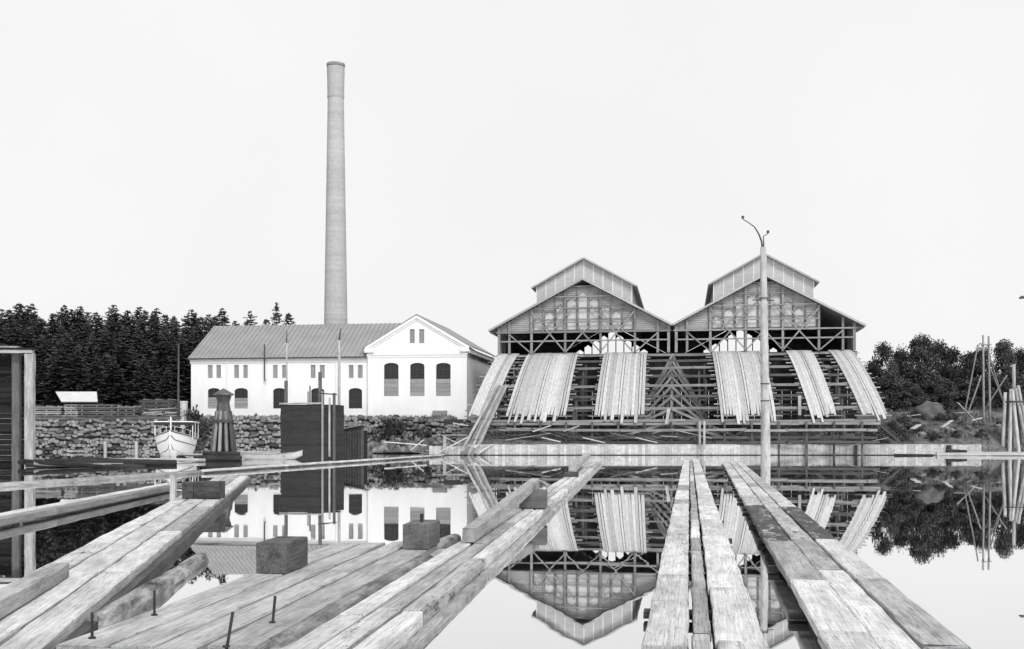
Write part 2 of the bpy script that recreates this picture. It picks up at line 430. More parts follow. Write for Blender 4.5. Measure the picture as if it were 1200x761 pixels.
co = MB(); co.box(sL - .12, sW - .05, VM - .16, VM - .004, EAVE - .40, EAVE - .06); co.box(sL - .1, sW - .05, VM - .08, VM - .005, EAVE - .75, EAVE - .405)
co.build('cornice', PLASTER_T, wb)
def roof_slab(name, quad, th, mat, parent):
    a, b, c, d = [Vector(q) for q in quad]; n = (b - a).cross(d - a).normalized() * th
    if n.z < 0: n = -n
    return MB().add([a, b, c, d, a + n, b + n, c + n, d + n],
                    [(0, 3, 2, 1), (4, 5, 6, 7), (0, 1, 5, 4), (1, 2, 6, 5), (2, 3, 7, 6), (3, 0, 4, 7)]).build(name, mat, parent)
xr = wing_c
slope = (RIDGE - EAVE) / HALF
rf = roof_slab('roof', [(sL - .25, VM - .35, EAVE - .35 * slope + .02), (xr, VM - .35, EAVE - .35 * slope + .02), (xr, VM + HALF, RIDGE), (sL - .25, VM + HALF, RIDGE)], .08, METAL, wb)
roof_slab('roof', [(sL - .25, VM + HALF, RIDGE), (xr, VM + HALF, RIDGE), (xr, VM + 2 * HALF + .35, EAVE - .35 * slope), (sL - .25, VM + 2 * HALF + .35, EAVE - .35 * slope)], .08, METAL, wb)
nse = 46
for i in range(nse):
    x = sL + (sW + 4.2 - sL) * i / (nse - 1)
    top = min(HALF - .05, HALF)
    o = MB().bar((x, VM - .34, EAVE - .34 * slope + .135), (x, VM + top, EAVE + top * slope + .135), .055, .09).build('roof_seam', METAL, wb)
    o.parent = rf; o.location = o.location - rf.location
o = MB().box(sL - .3, sW + .1, VM - .46, VM - .34, EAVE - .30, EAVE - .16).build('gutter', IRON, wb)
# the wing
lab = 'tall arched window with dark panes above and boards below'
wl = []
for (a, b) in ((450, 467), (480.6, 497.4), (511, 528)):
    wl.append((arch(WB.s_of(a), WB.s_of(b), WB.z_of(a, 464.5), WB.z_of(a, 425.5), .2), .52, False))
wh = []
for (a, b) in ((480, 486), (491, 497.2)):
    wh.append((rect(WB.s_of(a), WB.s_of(b), WB.z_of(a, 402.5), WB.z_of(a, 386)), 0, True))
out = [(sW, Z0), (0, Z0), (0, WEAVE), (wing_c, WPEAK), (sW, WEAVE)]
MB().prism([out] + [q[0] for q in wl + wh], 0, .5).build('wing_front_wall', PLASTER, wb)
for lp, bd, full in wl: pane_window(wb, lp, 0, bd, full, (1, 4), lab)
for lp, bd, full in wh: pane_window(wb, lp, 0, bd, full)
WD = 17.0
MB().box(-.5, -.003, .503, WD, Z0, WEAVE - .25).build('wing_side_wall', PLASTER, wb)
MB().box(sW + .003, sW + .4, .503, WD, Z0, WEAVE - .25).build('wing_side_wall', PLASTER, wb)
MB().prism([[(sW + .45, Z0), (-.55, Z0), (-.55, WEAVE - .3), (wing_c, WPEAK - .2), (sW + .45, WEAVE - .3)]], WD - .5, WD - .01).build('wing_back_wall', PLASTER, wb)
zc = WB.z_of(490, 415.5)
c2 = MB().box(sW - .12, .12, -.12, -.004, zc - .08, zc + .12).box(sW - .06, .06, -.06, -.005, zc - .34, zc - .085); c2.build('string_course', PLASTER_T, wb)
ws = (WPEAK - WEAVE) / (wing_c - sW)
for sgn in (-1, 1):
    e = wing_c + sgn * (wing_c - sW)
    c3 = MB()
    p0 = Vector((e + sgn * .25, -.14, WEAVE - .25 * ws + .03)); p1 = Vector((wing_c - sgn * .03, -.14, WPEAK + .03))
    c3.bar(p0 + Vector((0, .02, 0)), p1 + Vector((0, .02, 0)), .20, .30, (0, 0, 1)); c3.bar(p0 + Vector((-sgn * .1, .08, -.24)), p1 + Vector((0, .08, -.27)), .09, .26)
    c3.build('raking_cornice', PLASTER_T, wb)
    MB().box(min(e + sgn * .32, e - sgn * .75), max(e + sgn * .32, e - sgn * .75), -.32, -.006, WEAVE - .62, WEAVE - .12).build('cornice_return', PLASTER_T, wb)
    a = (e + sgn * .55, -.25, WEAVE - .55 * ws + .22); b = (wing_c, -.25, WPEAK + .22)
    roof_slab('wing_roof', [a, b, (wing_c, WD + .3, WPEAK + .22), (e + sgn * .55, WD + .3, WEAVE - .55 * ws + .22)], .10, METAL, wb)
MB().box(0.003, .35, .1, WD, WEAVE - .75, WEAVE - .25).build('side_cornice', PLASTER_T, wb)
def vpipe(px, py0, py1, v, r, mat, name='downpipe', fr=WB, par=None):
    s_ = fr.s_of(px, v)
    return MB().tube([(s_, v, fr.z_of(px, py0, v)), (s_, v, fr.z_of(px, py1, v))], r, 8).build(name, mat, par or wb, smooth=False)
vpipe(266, 418, 486, VM - .09, .055, PLASTER_T); vpipe(394, 418, 486, VM - .09, .06, PLASTER_T)
sp = MB(); s_ = WB.s_of(310, VM - .3)
sp.tube([(s_, VM - .3, WB.z_of(310, 404, VM)), (s_, VM - .3, WB.z_of(310, 444, VM)), (s_ + .12, VM - .32, WB.z_of(310, 447, VM))], .085, 8)
sp.build('stove_pipe', IRON, wb)
MB().tube([(.08, 5.5, Z0), (.08, 5.5, WEAVE - .76)], .06, 8).build('downpipe', PIPE, wb)
vb = MB().box(WB.s_of(508), WB.s_of(524), -.5, -.006, WB.z_of(516, 488), WB.z_of(516, 481.5))
vb.build('cellar_hatch', BOARDED, wb)
pl_ = MB().box(sL - .06, sW - .004, VM - .06, VM - .003, Z0, WB.z_of(330, 486, VM)); pl_.build('plinth', PLASTER_T, wb)

# ------------------------------------------------------------------ chimney
CY = 152.0; cx = xat(393.5, CY); ch = empty('chimney', (cx, CY, 4.0), 0, 'very tall tapering pale brick chimney behind the white building', 'chimney')
def lathe(prof, n=40):
    m = MB(); vs = []; fs = []
    for r, z in prof:
        for k in range(n):
            t = 2 * math.pi * k / n; vs.append((math.cos(t) * r, math.sin(t) * r, z))
    for i in range(len(prof) - 1):
        for k in range(n): fs.append((i * n + k, i * n + (k + 1) % n, (i + 1) * n + (k + 1) % n, (i + 1) * n + k))
    m.add(vs, fs); return m
ppm = F / CY; zt = zat(75.5, CY) - 4
r_base = 13.7 / ppm; zb = zat(380, CY) - 4; r_neck = 9.3 / ppm; zn = zat(112, CY) - 4
def cr(z): return r_base + (r_neck - r_base) * (z - zb) / (zn - zb)
lathe([(cr(0), -1), (cr(zn), zn)]).build('shaft', BRICK, ch, smooth=True)
lathe([(cr(zn) - .02, zn - .6), (cr(zn) + .08, zn - .3), (cr(zn) + .08, zn), (cr(zn) + .02, zn + .01)]).build('collar', BRICK, ch, smooth=False)
lathe([(cr(zn) + .04, zn), (cr(zn) + .12, zt - .5), (cr(zn) + .12, zt - .45)]).build('head', BRICK, ch, smooth=True)
lathe([(cr(zn) + .1, zt - .4), (cr(zn) + .17, zt - .3), (cr(zn) + .17, zt), (cr(zn) - .4, zt), (cr(zn) - .4, zt - 3)]).build('rim', rough_mat('soot_brick', .26, 2, .1, .3), ch)
for py in ():
    z = zat(py, CY) - 4; lathe([(cr(z), z - .12), (cr(z) + .05, z - .1), (cr(z) + .05, z + .1), (cr(z), z + .12)]).build('iron_band', BRICK, ch)

# ------------------------------------------------------------------ two sawmill halls
ML = Frame(788, 124.0)
PK, EV, HWID, DEPTH, DECK = 19.5, 14.15, 10.0, 52.0, 11.2
CO = 1.2                                      # clerestory stands back from the gable
SILL = 13.85
def gable_windows(c):
    o = []
    for i in range(-4, 5):
        x = c + i * 1.27; top = 18.25 - abs(i) * .74
        wd = .56
        o.append([(x - wd, SILL), (x + wd, SILL), (x + wd, top - .38), (x, top), (x - wd, top - .38)])
    return o
def hall(c, label, lean):
    t = ML.empty('sawmill_hall', label=label, cat='sawmill', group='twin sawmill halls')
    sl_ = (PK - EV) / HWID
    bot = 13.55
    def roofz(x): return PK - abs(x - c) * sl_
    # front gable: lapped boards round the windows (one skin), back gable the same
    wn = gable_windows(c)
    ztop = 18.75; hw = (PK - ztop) / sl_
    RX = HWID - .2 if lean < 0 else 5.75         # the right hall is still unboarded past its windows
    outl = [(c - HWID + .2, bot), (c + RX, bot), (c + RX, roofz(c + RX) - .1), (c + hw, ztop - .1), (c - hw, ztop - .1), (c - HWID + .2, roofz(c - HWID + .2) - .1)]
    wallf = MB().prism([outl] + wn, .12, .26).build('gable_wall', W_CLAD, t)
    lap = MB(); z = bot
    xs_w = [(min(p[0] for p in q), max(p[0] for p in q), max(p[1] for p in q)) for q in wn]
    while z < 18.5:
        xe = min(HWID - .25, (PK - z - .2) / sl_)
        segs = [(c - xe, c + min(xe, RX))]
        for a, b, zt_ in xs_w:
            if z + .12 > SILL and z < zt_ - .2:
                ns = []
                for p, q in segs:
                    if b < p or a > q: ns.append((p, q))
                    else:
                        if a - .03 > p: ns.append((p, a - .03))
                        if b + .03 < q: ns.append((b + .03, q))
                segs = ns
        for p, q in segs:
            if q - p > .06: lap.bar((p, .095, z + .1), (q, .095, z + .1), .035, .20, (0, .2, 1))
        z += .235
    lb = lap.build('lap_boards', W_CLAD, t); lb['kind'] = 'stuff'; lb.parent = wallf; lb.location = lb.location - wallf.location
    for i, q in enumerate(wn):
        x0 = q[0][0]; x1 = q[1][0]; zt_ = q[3][1]
        f = MB().prism([[(x, z_) for x, z_ in q], inset(q, .05)], .02, .10)
        k = 0; z = SILL + 1.25
        while z < zt_ - .5: f.box(x0 + .03, x1 - .03, .03, .09, z - .03, z + .03); z += 1.25
        f = f.build('window', W_FRAME, t)
        p = MB().prism([inset(q, .02)], .17, .19).build('pane', GREY_GLASS, t); p.parent = f; p.location = p.location - f.location
    back = [(c - HWID + .1, 9), (c + HWID - .1, 9), (c + HWID - .1, roofz(c + HWID - .1) - .1), (c, PK - .15), (c - HWID + .1, roofz(c + HWID - .1) - .1)]
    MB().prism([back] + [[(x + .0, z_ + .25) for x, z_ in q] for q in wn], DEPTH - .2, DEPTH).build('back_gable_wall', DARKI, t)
    # interior floor and side walls of upright boards
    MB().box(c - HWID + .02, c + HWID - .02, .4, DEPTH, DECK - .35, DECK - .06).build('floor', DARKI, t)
    outer = c + lean * (HWID - .35)
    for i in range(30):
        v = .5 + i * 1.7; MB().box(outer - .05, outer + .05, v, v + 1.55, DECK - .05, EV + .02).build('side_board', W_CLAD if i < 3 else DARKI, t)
    # posts of the open bay and braces, standing just in front of the gable
    offs = [-9.6, -8.4, -5.85, -2.0, 2.0, 5.85, 8.4, 9.6]
    for o_ in offs:
        top = min(18.9, roofz(c + o_) - .15)
        beam('post', (c + o_, -.12, DECK - .02), (c + o_, -.12, top), .26 if abs(o_) < 9 else .3, .24, W_FRAME, t)
    for o_ in [-4.5, -3.2, -.65, .65, 3.2, 4.5]:
        beam('mullion', (c + o_, -.02, bot), (c + o_, -.02, min(18.7, roofz(c + o_) - .3)), .10, .09, W_FRAME, t)
    for z_, hw_ in ((13.62, 9.9), (12.6, 9.5), (14.7, 5.9), (16.3, 5.6), (17.6, 3.2), (18.75, 1.2)):
        beam('rail', (c - min(hw_, (PK - z_) / sl_ - .1), -.27, z_), (c + min(hw_, (PK - z_) / sl_ - .1), -.27, z_ + .02), .12 if z_ > 13 else .1, .16 if z_ < 14 else .12, W_FRAME, t)
    for sg in (-1, 1):
        for a, b in (((8.4, 13.4), (5.95, 11.3)), ((5.85, 15.9), (2.05, 11.4)), ((5.6, 11.3), (.9, 16.6)), ((1.9, 11.4), (-.6, 14.2)), ((4.6, 13.7), (2.2, 16.4))):
            beam('brace', (c + sg * a[0], -.36, a[1]), (c + sg * b[0], -.36, b[1]), .09, .15, W_FRAME, t)
    # roof slabs and bargeboards
    for sg in (-1, 1):
        ex = HWID + (.75 if sg == lean else -.02); ez = PK - ex * sl_
        roof_slab('roof', [(c + sg * ex, -.7, ez), (c, -.7, PK), (c, DEPTH + .6, PK), (c + sg * ex, DEPTH + .6, ez)], .16, ROOF_G, t)
        beam('bargeboard', (c + sg * ex, -.76, ez + .06), (c + sg * .02, -.76, PK + .06), .06, .22, FASCIA, t)
        if sg == lean:
            for v in [.3 + 1.2 * k for k in range(12)]:
                beam('rafter_end', (c + sg * (ex - .9), v, EV - .35), (c + sg * (ex - .05), v, ez - .1), .1, .14, W_FRAME, t)
    # clerestory along the ridge
    cw, ctop = 5.45, 22.05; cs = .55
    cb = MB(); outl = [(c - cw, PK - cw * sl_), (c, PK + .03), (c + cw, PK - cw * sl_), (c + cw, ctop - cw * cs), (c, ctop), (c - cw, ctop - cw * cs)]
    cl = MB().prism([outl], CO, CO + .12).build('clerestory_wall', W_PANEL, t)
    npn = 10
    for i in range(npn):
        a = c - cw + 2 * cw * i / npn; b = c - cw + 2 * cw * (i + 1) / npn
        def ct(x): return ctop - abs(x - c) * cs - .12
        def cbm(x): return PK - abs(x - c) * sl_ + .05
        o = MB().prism([[(a + .06, cbm(a)), (b - .06, cbm(b)), (b - .06, ct(b)), (a + .06, ct(a))]], CO - .06, CO - .004).build('panel', W_PANEL, t)
        o.parent = cl; o.location = o.location - cl.location
    for i in range(npn + 1):
        x = c - cw + 2 * cw * i / npn
        zt2 = ctop - abs(x - c) * cs - .05
        o = MB().box(x - .06, x + .06, CO - .09, CO - .062, PK - abs(x - c) * sl_, zt2).build('batten', BATTEN, t)
        o.parent = cl; o.location = o.location - cl.location
    for sg in (-1, 1):
        MB().box(min(c + sg * cw, c + sg * (cw - .12)), max(c + sg * cw, c + sg * (cw - .12)), CO + .13, DEPTH, PK - cw * sl_ - .2, ctop - cw * cs - .02).build('clerestory_side', W_CLAD, t)
        ex = cw + .55
        roof_slab('clerestory_roof', [(c + sg * ex, CO - .6, ctop - ex * cs), (c, CO - .6, ctop), (c, DEPTH + .5, ctop), (c + sg * ex, DEPTH + .5, ctop - ex * cs)], .14, ROOF_G, t)
        beam('clerestory_bargeboard', (c + sg * ex, CO - .65, ctop - ex * cs + .05), (c + sg * .02, CO - .65, ctop + .05), .06, .18, FASCIA, t)
    return t
hall(-10.02, 'left of the two wooden sawmill halls, gable nearest the white building', -1)
hall(10.02, 'right of the two wooden sawmill halls, gable behind the tall mast pole', 1)

# ------------------------------------------------------------------ trestle under the slides
RL = 14.0
def prof(q): return DECK + .05 - 7.55 * (.66 * q + .34 * q ** 1.8)
def fan(s_, q): return s_ * (1 + .06 * q)
def gm(a, v):
    p = ML.world(a, v, 0); return gz(p.x, p.y)
tr = ML.empty('timber_trestle', label='dark open timber trestle of beams, posts and braces under the log slides', cat='trestle')
rows = [i / 7 for i in range(8)]
eL0, eL1, eR0, eR1 = ML.s_of(588), ML.s_of(556, -RL), ML.s_of(996), ML.s_of(1030, -RL)
def edge(q): return eL0 + (eL1 - eL0) * q, eR0 + (eR1 - eR0) * q
for i, q in enumerate(rows):
    z = prof(q) - .32; v = -RL * q
    a, ae = edge(q)
    while a < ae - .3:
        b = min(a + rng.uniform(5, 9), ae + rng.uniform(-.3, .2))
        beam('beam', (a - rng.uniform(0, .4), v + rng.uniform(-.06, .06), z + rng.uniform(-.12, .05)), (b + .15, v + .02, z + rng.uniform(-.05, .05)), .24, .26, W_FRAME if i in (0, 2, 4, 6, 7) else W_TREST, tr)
        a = b
for i, q in enumerate(rows):
    if i == 0: continue
    v = -RL * q
    for k in range(-6, 7):
        s_ = fan(k * 3.3 + rng.uniform(-.6, .6), q)
        if not edge(q)[0] < s_ < edge(q)[1]: continue
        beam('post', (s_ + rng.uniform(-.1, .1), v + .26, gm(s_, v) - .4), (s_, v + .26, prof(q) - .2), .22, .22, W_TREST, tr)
# lower ledgers between the rows of posts
for i, q in enumerate(rows[1:], 1):
    z = prof(q) - .32; v = -RL * q + .42
    zz = z - 1.5
    while zz > 2.0 and i > 2:
        beam('ledger', (edge(q)[0] + .3, v, zz), (edge(q)[1] - .3, v, zz + rng.uniform(-.1, .1)), .08, .2, W_TREST, tr); zz -= 1.6
# nested braces round the middle post
for i, q in enumerate(rows):
    v = -RL * q - .18 if i else -.3
    zt_ = prof(q) - .45; sp_ = 3.1 + .35 * i
    for sg in (-1, 1):
        zb_ = max(gm(0, v) + .1, zt_ - 5.6 + .25 * i); ks = 1 if zt_ - zb_ > 3 else 1.25
        beam('strut', (sg * .05, v, zt_), (sg * sp_ * ks, v, zb_), .16, .24, W_FRAME, tr)
    beam('king_post', (0, v + .2, gm(0, v) - .3), (0, v + .2, prof(q) - .2), .24, .22, W_FRAME, tr)
for k in range(-5, 6):
    if k == 0: continue
    s_ = k * 3.7
    beam('strut', (fan(s_, 1), -RL - .1, 3.2), (fan(s_ + rng.choice((-1, 1)) * 2.2, 1), -RL - .1, 1.2), .12, .18, W_TREST, tr)
# boarding under the mill deck, ledge timbers at the foot
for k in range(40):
    a = -20 + k; MB().box(a + .02, a + .98, .5, .6, 1.5, DECK - .4).build('back_board', W_DARK, tr)  # near-black board colour stands in for the shade under the deck
for z, v, m in ((3.1, -RL - .35, W_FRAME), (2.45, -RL - .9, W_FRAME), (1.75, -RL - .55, W_TREST), (1.25, -RL - 1.1, W_TREST)):
    a = eL1 + rng.uniform(.5, 2)
    while a < eR1 - .5:
        b = min(eR1 + rng.uniform(-.6, .4), a + rng.uniform(4, 9)); beam('foot_beam', (a, v, z + rng.uniform(-.06, .06)), (b + .2, v, z + rng.uniform(-.06, .06)), .22, .24, m, tr); a = b
for k in range(44):
    x = rng.uniform(eL1 + 1, eR1 - 1); v = -RL - rng.uniform(-1.2, 1.4); L = rng.uniform(.7, 2.4); a = rng.uniform(-.5, .5); z = max(gm(x, v), .8) + rng.uniform(.15, 1.3)
    beam('loose_board', (x - L * math.cos(a), v, z - L * math.sin(a) * .6), (x + L * math.cos(a), v + rng.uniform(-.5, .5), z + L * math.sin(a) * .6), .2, .07, rng.choice((W_TREST, W_FRAME, W_TREST, W_MID)), tr)
for k in range(-8, 9):
    if not eL1 < k * 2.6 < eR1: continue
    beam('foot_post', (k * 2.6, -RL - .62, gm(k * 2.6, -RL - .6) - .3), (k * 2.6, -RL - .62, 3.3), .2, .2, W_TREST, tr)

# ------------------------------------------------------------------ six log slides
SL = [((585, 414), (608, 414), (548, 492), (574, 489), 'log slide of pale planks at the far left, above the narrow chute'),
      ((619, 414), (678, 413), (592, 491), (663, 491), 'widest pale plank log slide, second from the left'),
      ((708, 412), (758, 412), (696, 492), (755, 490), 'pale plank log slide just left of the nested central braces'),
      ((834, 411), (893, 410), (845, 491), (910, 484), 'pale plank log slide partly hidden behind the mast pole'),
      ((921, 409), (951, 409), (951, 487), (982, 484), 'narrow pale plank log slide just right of the mast pole'),
      ((971, 409), (998, 409), (1012, 487), (1042, 486), 'pale plank log slide at the far right, by the bushes')]
for (tl, trr, bl, br, lab) in SL:
    t = ML.empty('log_slide', label=lab, cat='log slide', group='log slides in front of the sawmill')
    a0, a1 = ML.s_of(tl[0]), ML.s_of(trr[0]); b0, b1 = ML.s_of(bl[0], -RL), ML.s_of(br[0], -RL)
    n = max(8, int(round((a1 - a0) / .31)))
    zend = ML.z_of(bl[0], bl[1], -RL)
    grooves = {1, n - 2, n // 2} if n > 10 else {n // 2}
    for i in range(n):
        u0 = i / n; u1 = (i + 1) / n
        gap = .11 if i in grooves else rng.choice((.006, .008, .012, .02))
        qe = .965 + rng.uniform(-.012, .012) + (rng.uniform(.035, .095) if rng.random() < .48 else 0)
        m = MB(); vs = []; fs = []; N = 9; lift = rng.uniform(-.008, .012); wob = rng.uniform(-.02, .02)
        for k in range(N + 1):
            q = -.03 + (qe + .03) * k / N; qq = max(q, 0)
            xa = a0 + (a1 - a0) * u0 + (b0 + (b1 - b0) * u0 - a0 - (a1 - a0) * u0) * q
            xb = a0 + (a1 - a0) * u1 + (b0 + (b1 - b0) * u1 - a0 - (a1 - a0) * u1) * q
            z = prof(qq) + lift + .05 + wob * math.sin(q * 6)
            if k == N and rng.random() < .5: xb -= .08
            for x, zz in ((xa + gap / 2, z), (xb - gap / 2, z), (xb - gap / 2, z - .12), (xa + gap / 2, z - .12)): vs.append((x, -RL * q, zz))
        for k in range(N):
            for j in range(4): fs.append((k * 4 + j, k * 4 + (j + 1) % 4, k * 4 + 4 + (j + 1) % 4, k * 4 + 4 + j))
        fs += [(3, 2, 1, 0), (N * 4, N * 4 + 1, N * 4 + 2, N * 4 + 3)]
        # plank with its own axes: the grain follows the slide (object x along the run)
        me = bpy.data.meshes.new('slide_plank')
        ang = math.atan2(prof(1) - prof(0), -RL); rm = Matrix.Rotation(-math.pi / 2, 3, 'Z')
        ctr = Vector(vs[len(vs) // 2])
        me.from_pydata([tuple(rm.inverted() @ (Vector(p) - ctr)) for p in vs], [], fs)
        bm = bmesh.new(); bm.from_mesh(me); bmesh.ops.recalc_face_normals(bm, faces=bm.faces); bm.to_mesh(me); bm.free()
        o = link('plank', me, W_SLIDE, t, ctr); o.rotation_euler = (0, 0, -math.pi / 2)
    for k in range(15):
        q = .04 + k * .066
        xa = a0 + (b0 - a0) * q; xb = a1 + (b1 - a1) * q
        beam('cross_joist', (xa - rng.uniform(.2, .75), -RL * q, prof(q) - .17), (xb + rng.uniform(.2, .75), -RL * q, prof(q) - .17), .10, .11, W_FRAME if k % 3 else W_POST, t)
# the narrow chute running into the water on the left
cht = empty('narrow_chute', (0, 0, 0), 0, 'narrow steep plank chute running down into the water left of the sawmill', 'chute')
pA = at(588, 452, 114.5); pB = at(549, 531, 107.2)
sd_ = Vector((1, .1, 0)).normalized()
for k in range(5):
    off = sd_ * ((k - 2) * .29); beam('plank', pA + off * .85 + Vector((0, 0, rng.uniform(-.03, .03))), pB + off * 1.15 + Vector((0, 0, rng.uniform(-.25, .25))), .27, .08, W_FRAME if k % 2 else W_MID, cht, seg=4, jit=.02)
for q in (.2, .5, .8):
    p = pA.lerp(pB, q); beam('bearer', p - sd_ * .8 + Vector((0, 0, -.14)), p + sd_ * .8 + Vector((0, 0, -.14)), .14, .16, W_TREST, cht)
    beam('leg', p + Vector((0, .2, -.2)), Vector((p.x, p.y + .2, -.8)), .16, .16, W_TREST, cht)

# ------------------------------------------------------------------ sheet piling along the water
pw = empty('sheet_pile_wall', (0, PW, 0), 0, 'low pale wall of upright boards along the water below the sawmill', 'pile wall')
x = xat(503, PW); xe = xat(1150, PW); i = 0
while x < xe:
    wd = rng.uniform(.24, .40); top = 1.0 + rng.uniform(-.05, .05)
    if x < xat(545, PW): top -= .12
    MB().box(x + .008, x + wd - .008, -.05 + rng.uniform(-.02, .02), .06, -1.2, top).build('board', W_PILE, pw); x += wd; i += 1
beam('waling', (xat(503, PW), -.13, .03), (xe, -.13, .03), .10, .06, W_DARK, pw)
beam('capping', (xat(545, PW), .14, 1.02), (xe, .14, 1.02), .16, .12, W_MID, pw)

# ------------------------------------------------------------------ stone quay
qw = empty('stone_quay_wall', (0, QY, 0), 0, 'dry-stone quay wall of rounded boulders below the white building', 'quay wall')
def stone_mesh(seed):
    bm = bmesh.new(); bmesh.ops.create_icosphere(bm, subdivisions=1, radius=.5); r = random.Random(seed)
    for v in bm.verts:
        n_ = 1 + .35 * noise.noise(v.co * 1.7 + Vector((seed * 7.1, 0, 0)))
        v.co = Vector((v.co.x * 1.18 * n_, v.co.y * .7 * n_, v.co.z * 1.18 * n_))
        v.co.x = max(-.46, min(.46, v.co.x)); v.co.z = max(-.44, min(.44, v.co.z)); v.co.y = max(-.3, v.co.y)
    bmesh.ops.subdivide_edges(bm, edges=[], cuts=0)
    me = bpy.data.meshes.new('stone'); bm.to_mesh(me); bm.free(); me.materials.append(STONE); return me
SM = [stone_mesh(i) for i in range(9)]
STONE_W = rough_mat('wet_quay_stone', .07, 2.2, .5, .35, .7, bump=.5)
SMW = []
for q in SM:
    q2 = q.copy(); q2.materials.clear(); q2.materials.append(STONE_W); SMW.append(q2)
stones = []
x0q, x1q = -56.0, -5.2
def qtop(x): return 4.15 - .45 * smooth(-33, -38, x) + .25 * noise.noise((x * .3, 2, 0)) - (.7 * smooth(-14, -6, x))
z = -.25
while z < 4.2:
    hh = rng.uniform(.34, .50); x = x0q + rng.uniform(0, .6)
    while x < x1q:
        wd = rng.choice((.3, .4, .5, .6, .7, .95)) * rng.uniform(.85, 1.15) * (1.15 if z > 1 else 1)
        if z + hh * .6 < qtop(x): stones.append((x + wd / 2, z + hh / 2 + rng.uniform(-.16, .16), wd * 1.10, hh * 1.24))
        x += wd
    z += hh * .96
stones.sort(key=lambda s_: -(s_[2] * s_[3] * (1.6 if not (xat(325, QY) < s_[0] < xat(400, QY)) and s_[1] > .1 else .4)))
rest = MB()
for i, (x, z, wd, hh) in enumerate(stones):
    me = (SMW if z < 1.0 + .5 * noise.noise((x * .3, 0, 4)) else SM)[rng.randrange(9)]; y = rng.uniform(-.1, .12); sg = rng.choice((-1, 1))
    if i < 300:
        o = link('stone', me, None, qw, (x, y, z)); o.scale = (wd, .8, hh); o.rotation_euler = (0, rng.uniform(-.25, .25) + (math.pi if sg < 0 else 0), 0)
    else:
        k = len(rest.v); rest.v += [Vector((x + v.co.x * wd * sg, y + v.co.y * .8, z + v.co.z * hh)) for v in me.vertices]
        rest.f += [tuple(j + k for j in p.vertices) for p in me.polygons]
o = rest.build('stone_rubble', STONE, qw); o['kind'] = 'stuff'
MB().box(x0q - 1, x1q + .2, .28, 1.2, -2, 3.75).build('backing', STONE_D, qw)
MB().box(x1q - .4, x1q + .3, -.1, 1.0, -2, 3.4).build('backing', STONE_D, qw)
rb = empty('rubble_heap', (xat(470, 122), 122, 0), 0, 'untidy heap of stones and earth at the foot of the gabled wing', 'rubble')
for k in range(150):
    x = rng.uniform(-7.5, 7.5); y = rng.uniform(-3.5, 3.8); zz = -.2 + max(0, 1.9 * (y + 3.8) / 7.6) * (1 - .3 * abs(x) / 7) + rng.uniform(-.1, .3)
    o = link('stone', SM[rng.randrange(9)], None, rb, (x, y, zz)); s_ = rng.uniform(.5, 1.3); o.scale = (s_, s_, s_ * .75); o.rotation_euler = (rng.random() * 6, rng.random() * 6, rng.random() * 6)
rm = MB()
for j in range(13):
    for i in range(23):
        x = -8.5 + i * .77; y = -4.4 + j * .72; e_ = max(0, 1 - (abs(x) / 8.6) ** 4)
        rm.v.append(Vector((x, y, -1.2 + e_ * (1.3 * smooth(-4.4, 4.2, y) + 1.25) + .3 * noise.noise((x, y, 0)))))
for j in range(12):
    for i in range(22): rm.f.append((j * 23 + i, j * 23 + i + 1, j * 23 + 24 + i, j * 23 + 23 + i))
rm.build('earth', EARTH, rb, smooth=True, recenter=False)

# ------------------------------------------------------------------ timber stacks, shed and clutter on the quay
def stack(px0, px1, Y, z0, layers, lab, dep=2.2, mat=W_DISTP, hh=.2):
    x0, x1 = xat(px0, Y), xat(px1, Y); t = empty('timber_stack', ((x0 + x1) / 2, Y, z0), rng.uniform(-.05, .05), lab, 'timber stack', 'timber stacks on the quay')
    z = 0
    for k in range(layers):
        for d in range(3):
            y = -dep / 2 + d * dep / 3
            beam('board', (-(x1 - x0) / 2 + rng.uniform(-.35, .1), y, z + hh / 2), ((x1 - x0) / 2 + rng.uniform(-.1, .35), y, z + hh / 2), dep / 3 - .06, hh * .8, mat, t)
        z += hh
        if k % 2 == 0:
            for q in (-.4, 0, .4): beam('sticker', (q * (x1 - x0), -dep / 2 - .3, z + .04), (q * (x1 - x0), dep / 2, z + .04), .1, .08, W_POST, t)
            z += .08
    return t
stack(44, 78, 128.6, 4.05, 5, 'leftmost timber stack on the stone quay, by the dark crib')
stack(81, 96, 128.6, 4.05, 6, 'narrow timber stack between two long ones on the quay')
stack(97, 140, 128.6, 4.05, 6, 'long dark timber stack in the middle of the quay', mat=W_TREST)
stack(141, 164, 128.6, 4.05, 5, 'timber stack beside the loose pale boards on the quay', mat=W_TREST)
stack(170, 206, 133, 4.05, 9, 'taller dark timber stack below the wood, behind the launch', mat=W_TREST)
lbp = empty('loose_boards', (xat(185, 129), 129, 4.05), 0, 'loose pale boards strewn on the quay behind the launch', 'boards')
for k in range(16):
    x = rng.uniform(-2.8, 2.8); a = rng.uniform(-.5, .5); L = rng.uniform(.8, 2.0); z = .15 + rng.random() * .8
    beam('board', (x - L * math.cos(a), rng.uniform(-1, 1), z), (x + L * math.cos(a), rng.uniform(-1, 1), z + rng.uniform(-.15, .25)), .3, .08, W_POST, lbp)
SY = 141.0; sh = empty('low_shed', (xat(95, SY), SY, gz(xat(95, SY), SY)), 0, 'low shed with a bright white sloping roof in front of the dark wood', 'shed')
zr0 = zat(472, SY) - sh.location.z; zr1 = zat(459.5, SY) - sh.location.z; hwid = 25 / F * SY
q_ = [(-hwid * .68, -1.6, zr0), (hwid, -1.6, zr0), (hwid * .95 - 1.1, 1.4, zr1), (-hwid - 1.1, 1.4, zr1)]
roof_slab('roof', q_, .1, rough_mat('whitewashed_roof', .55, 1.5, .05, .12, .8), sh)
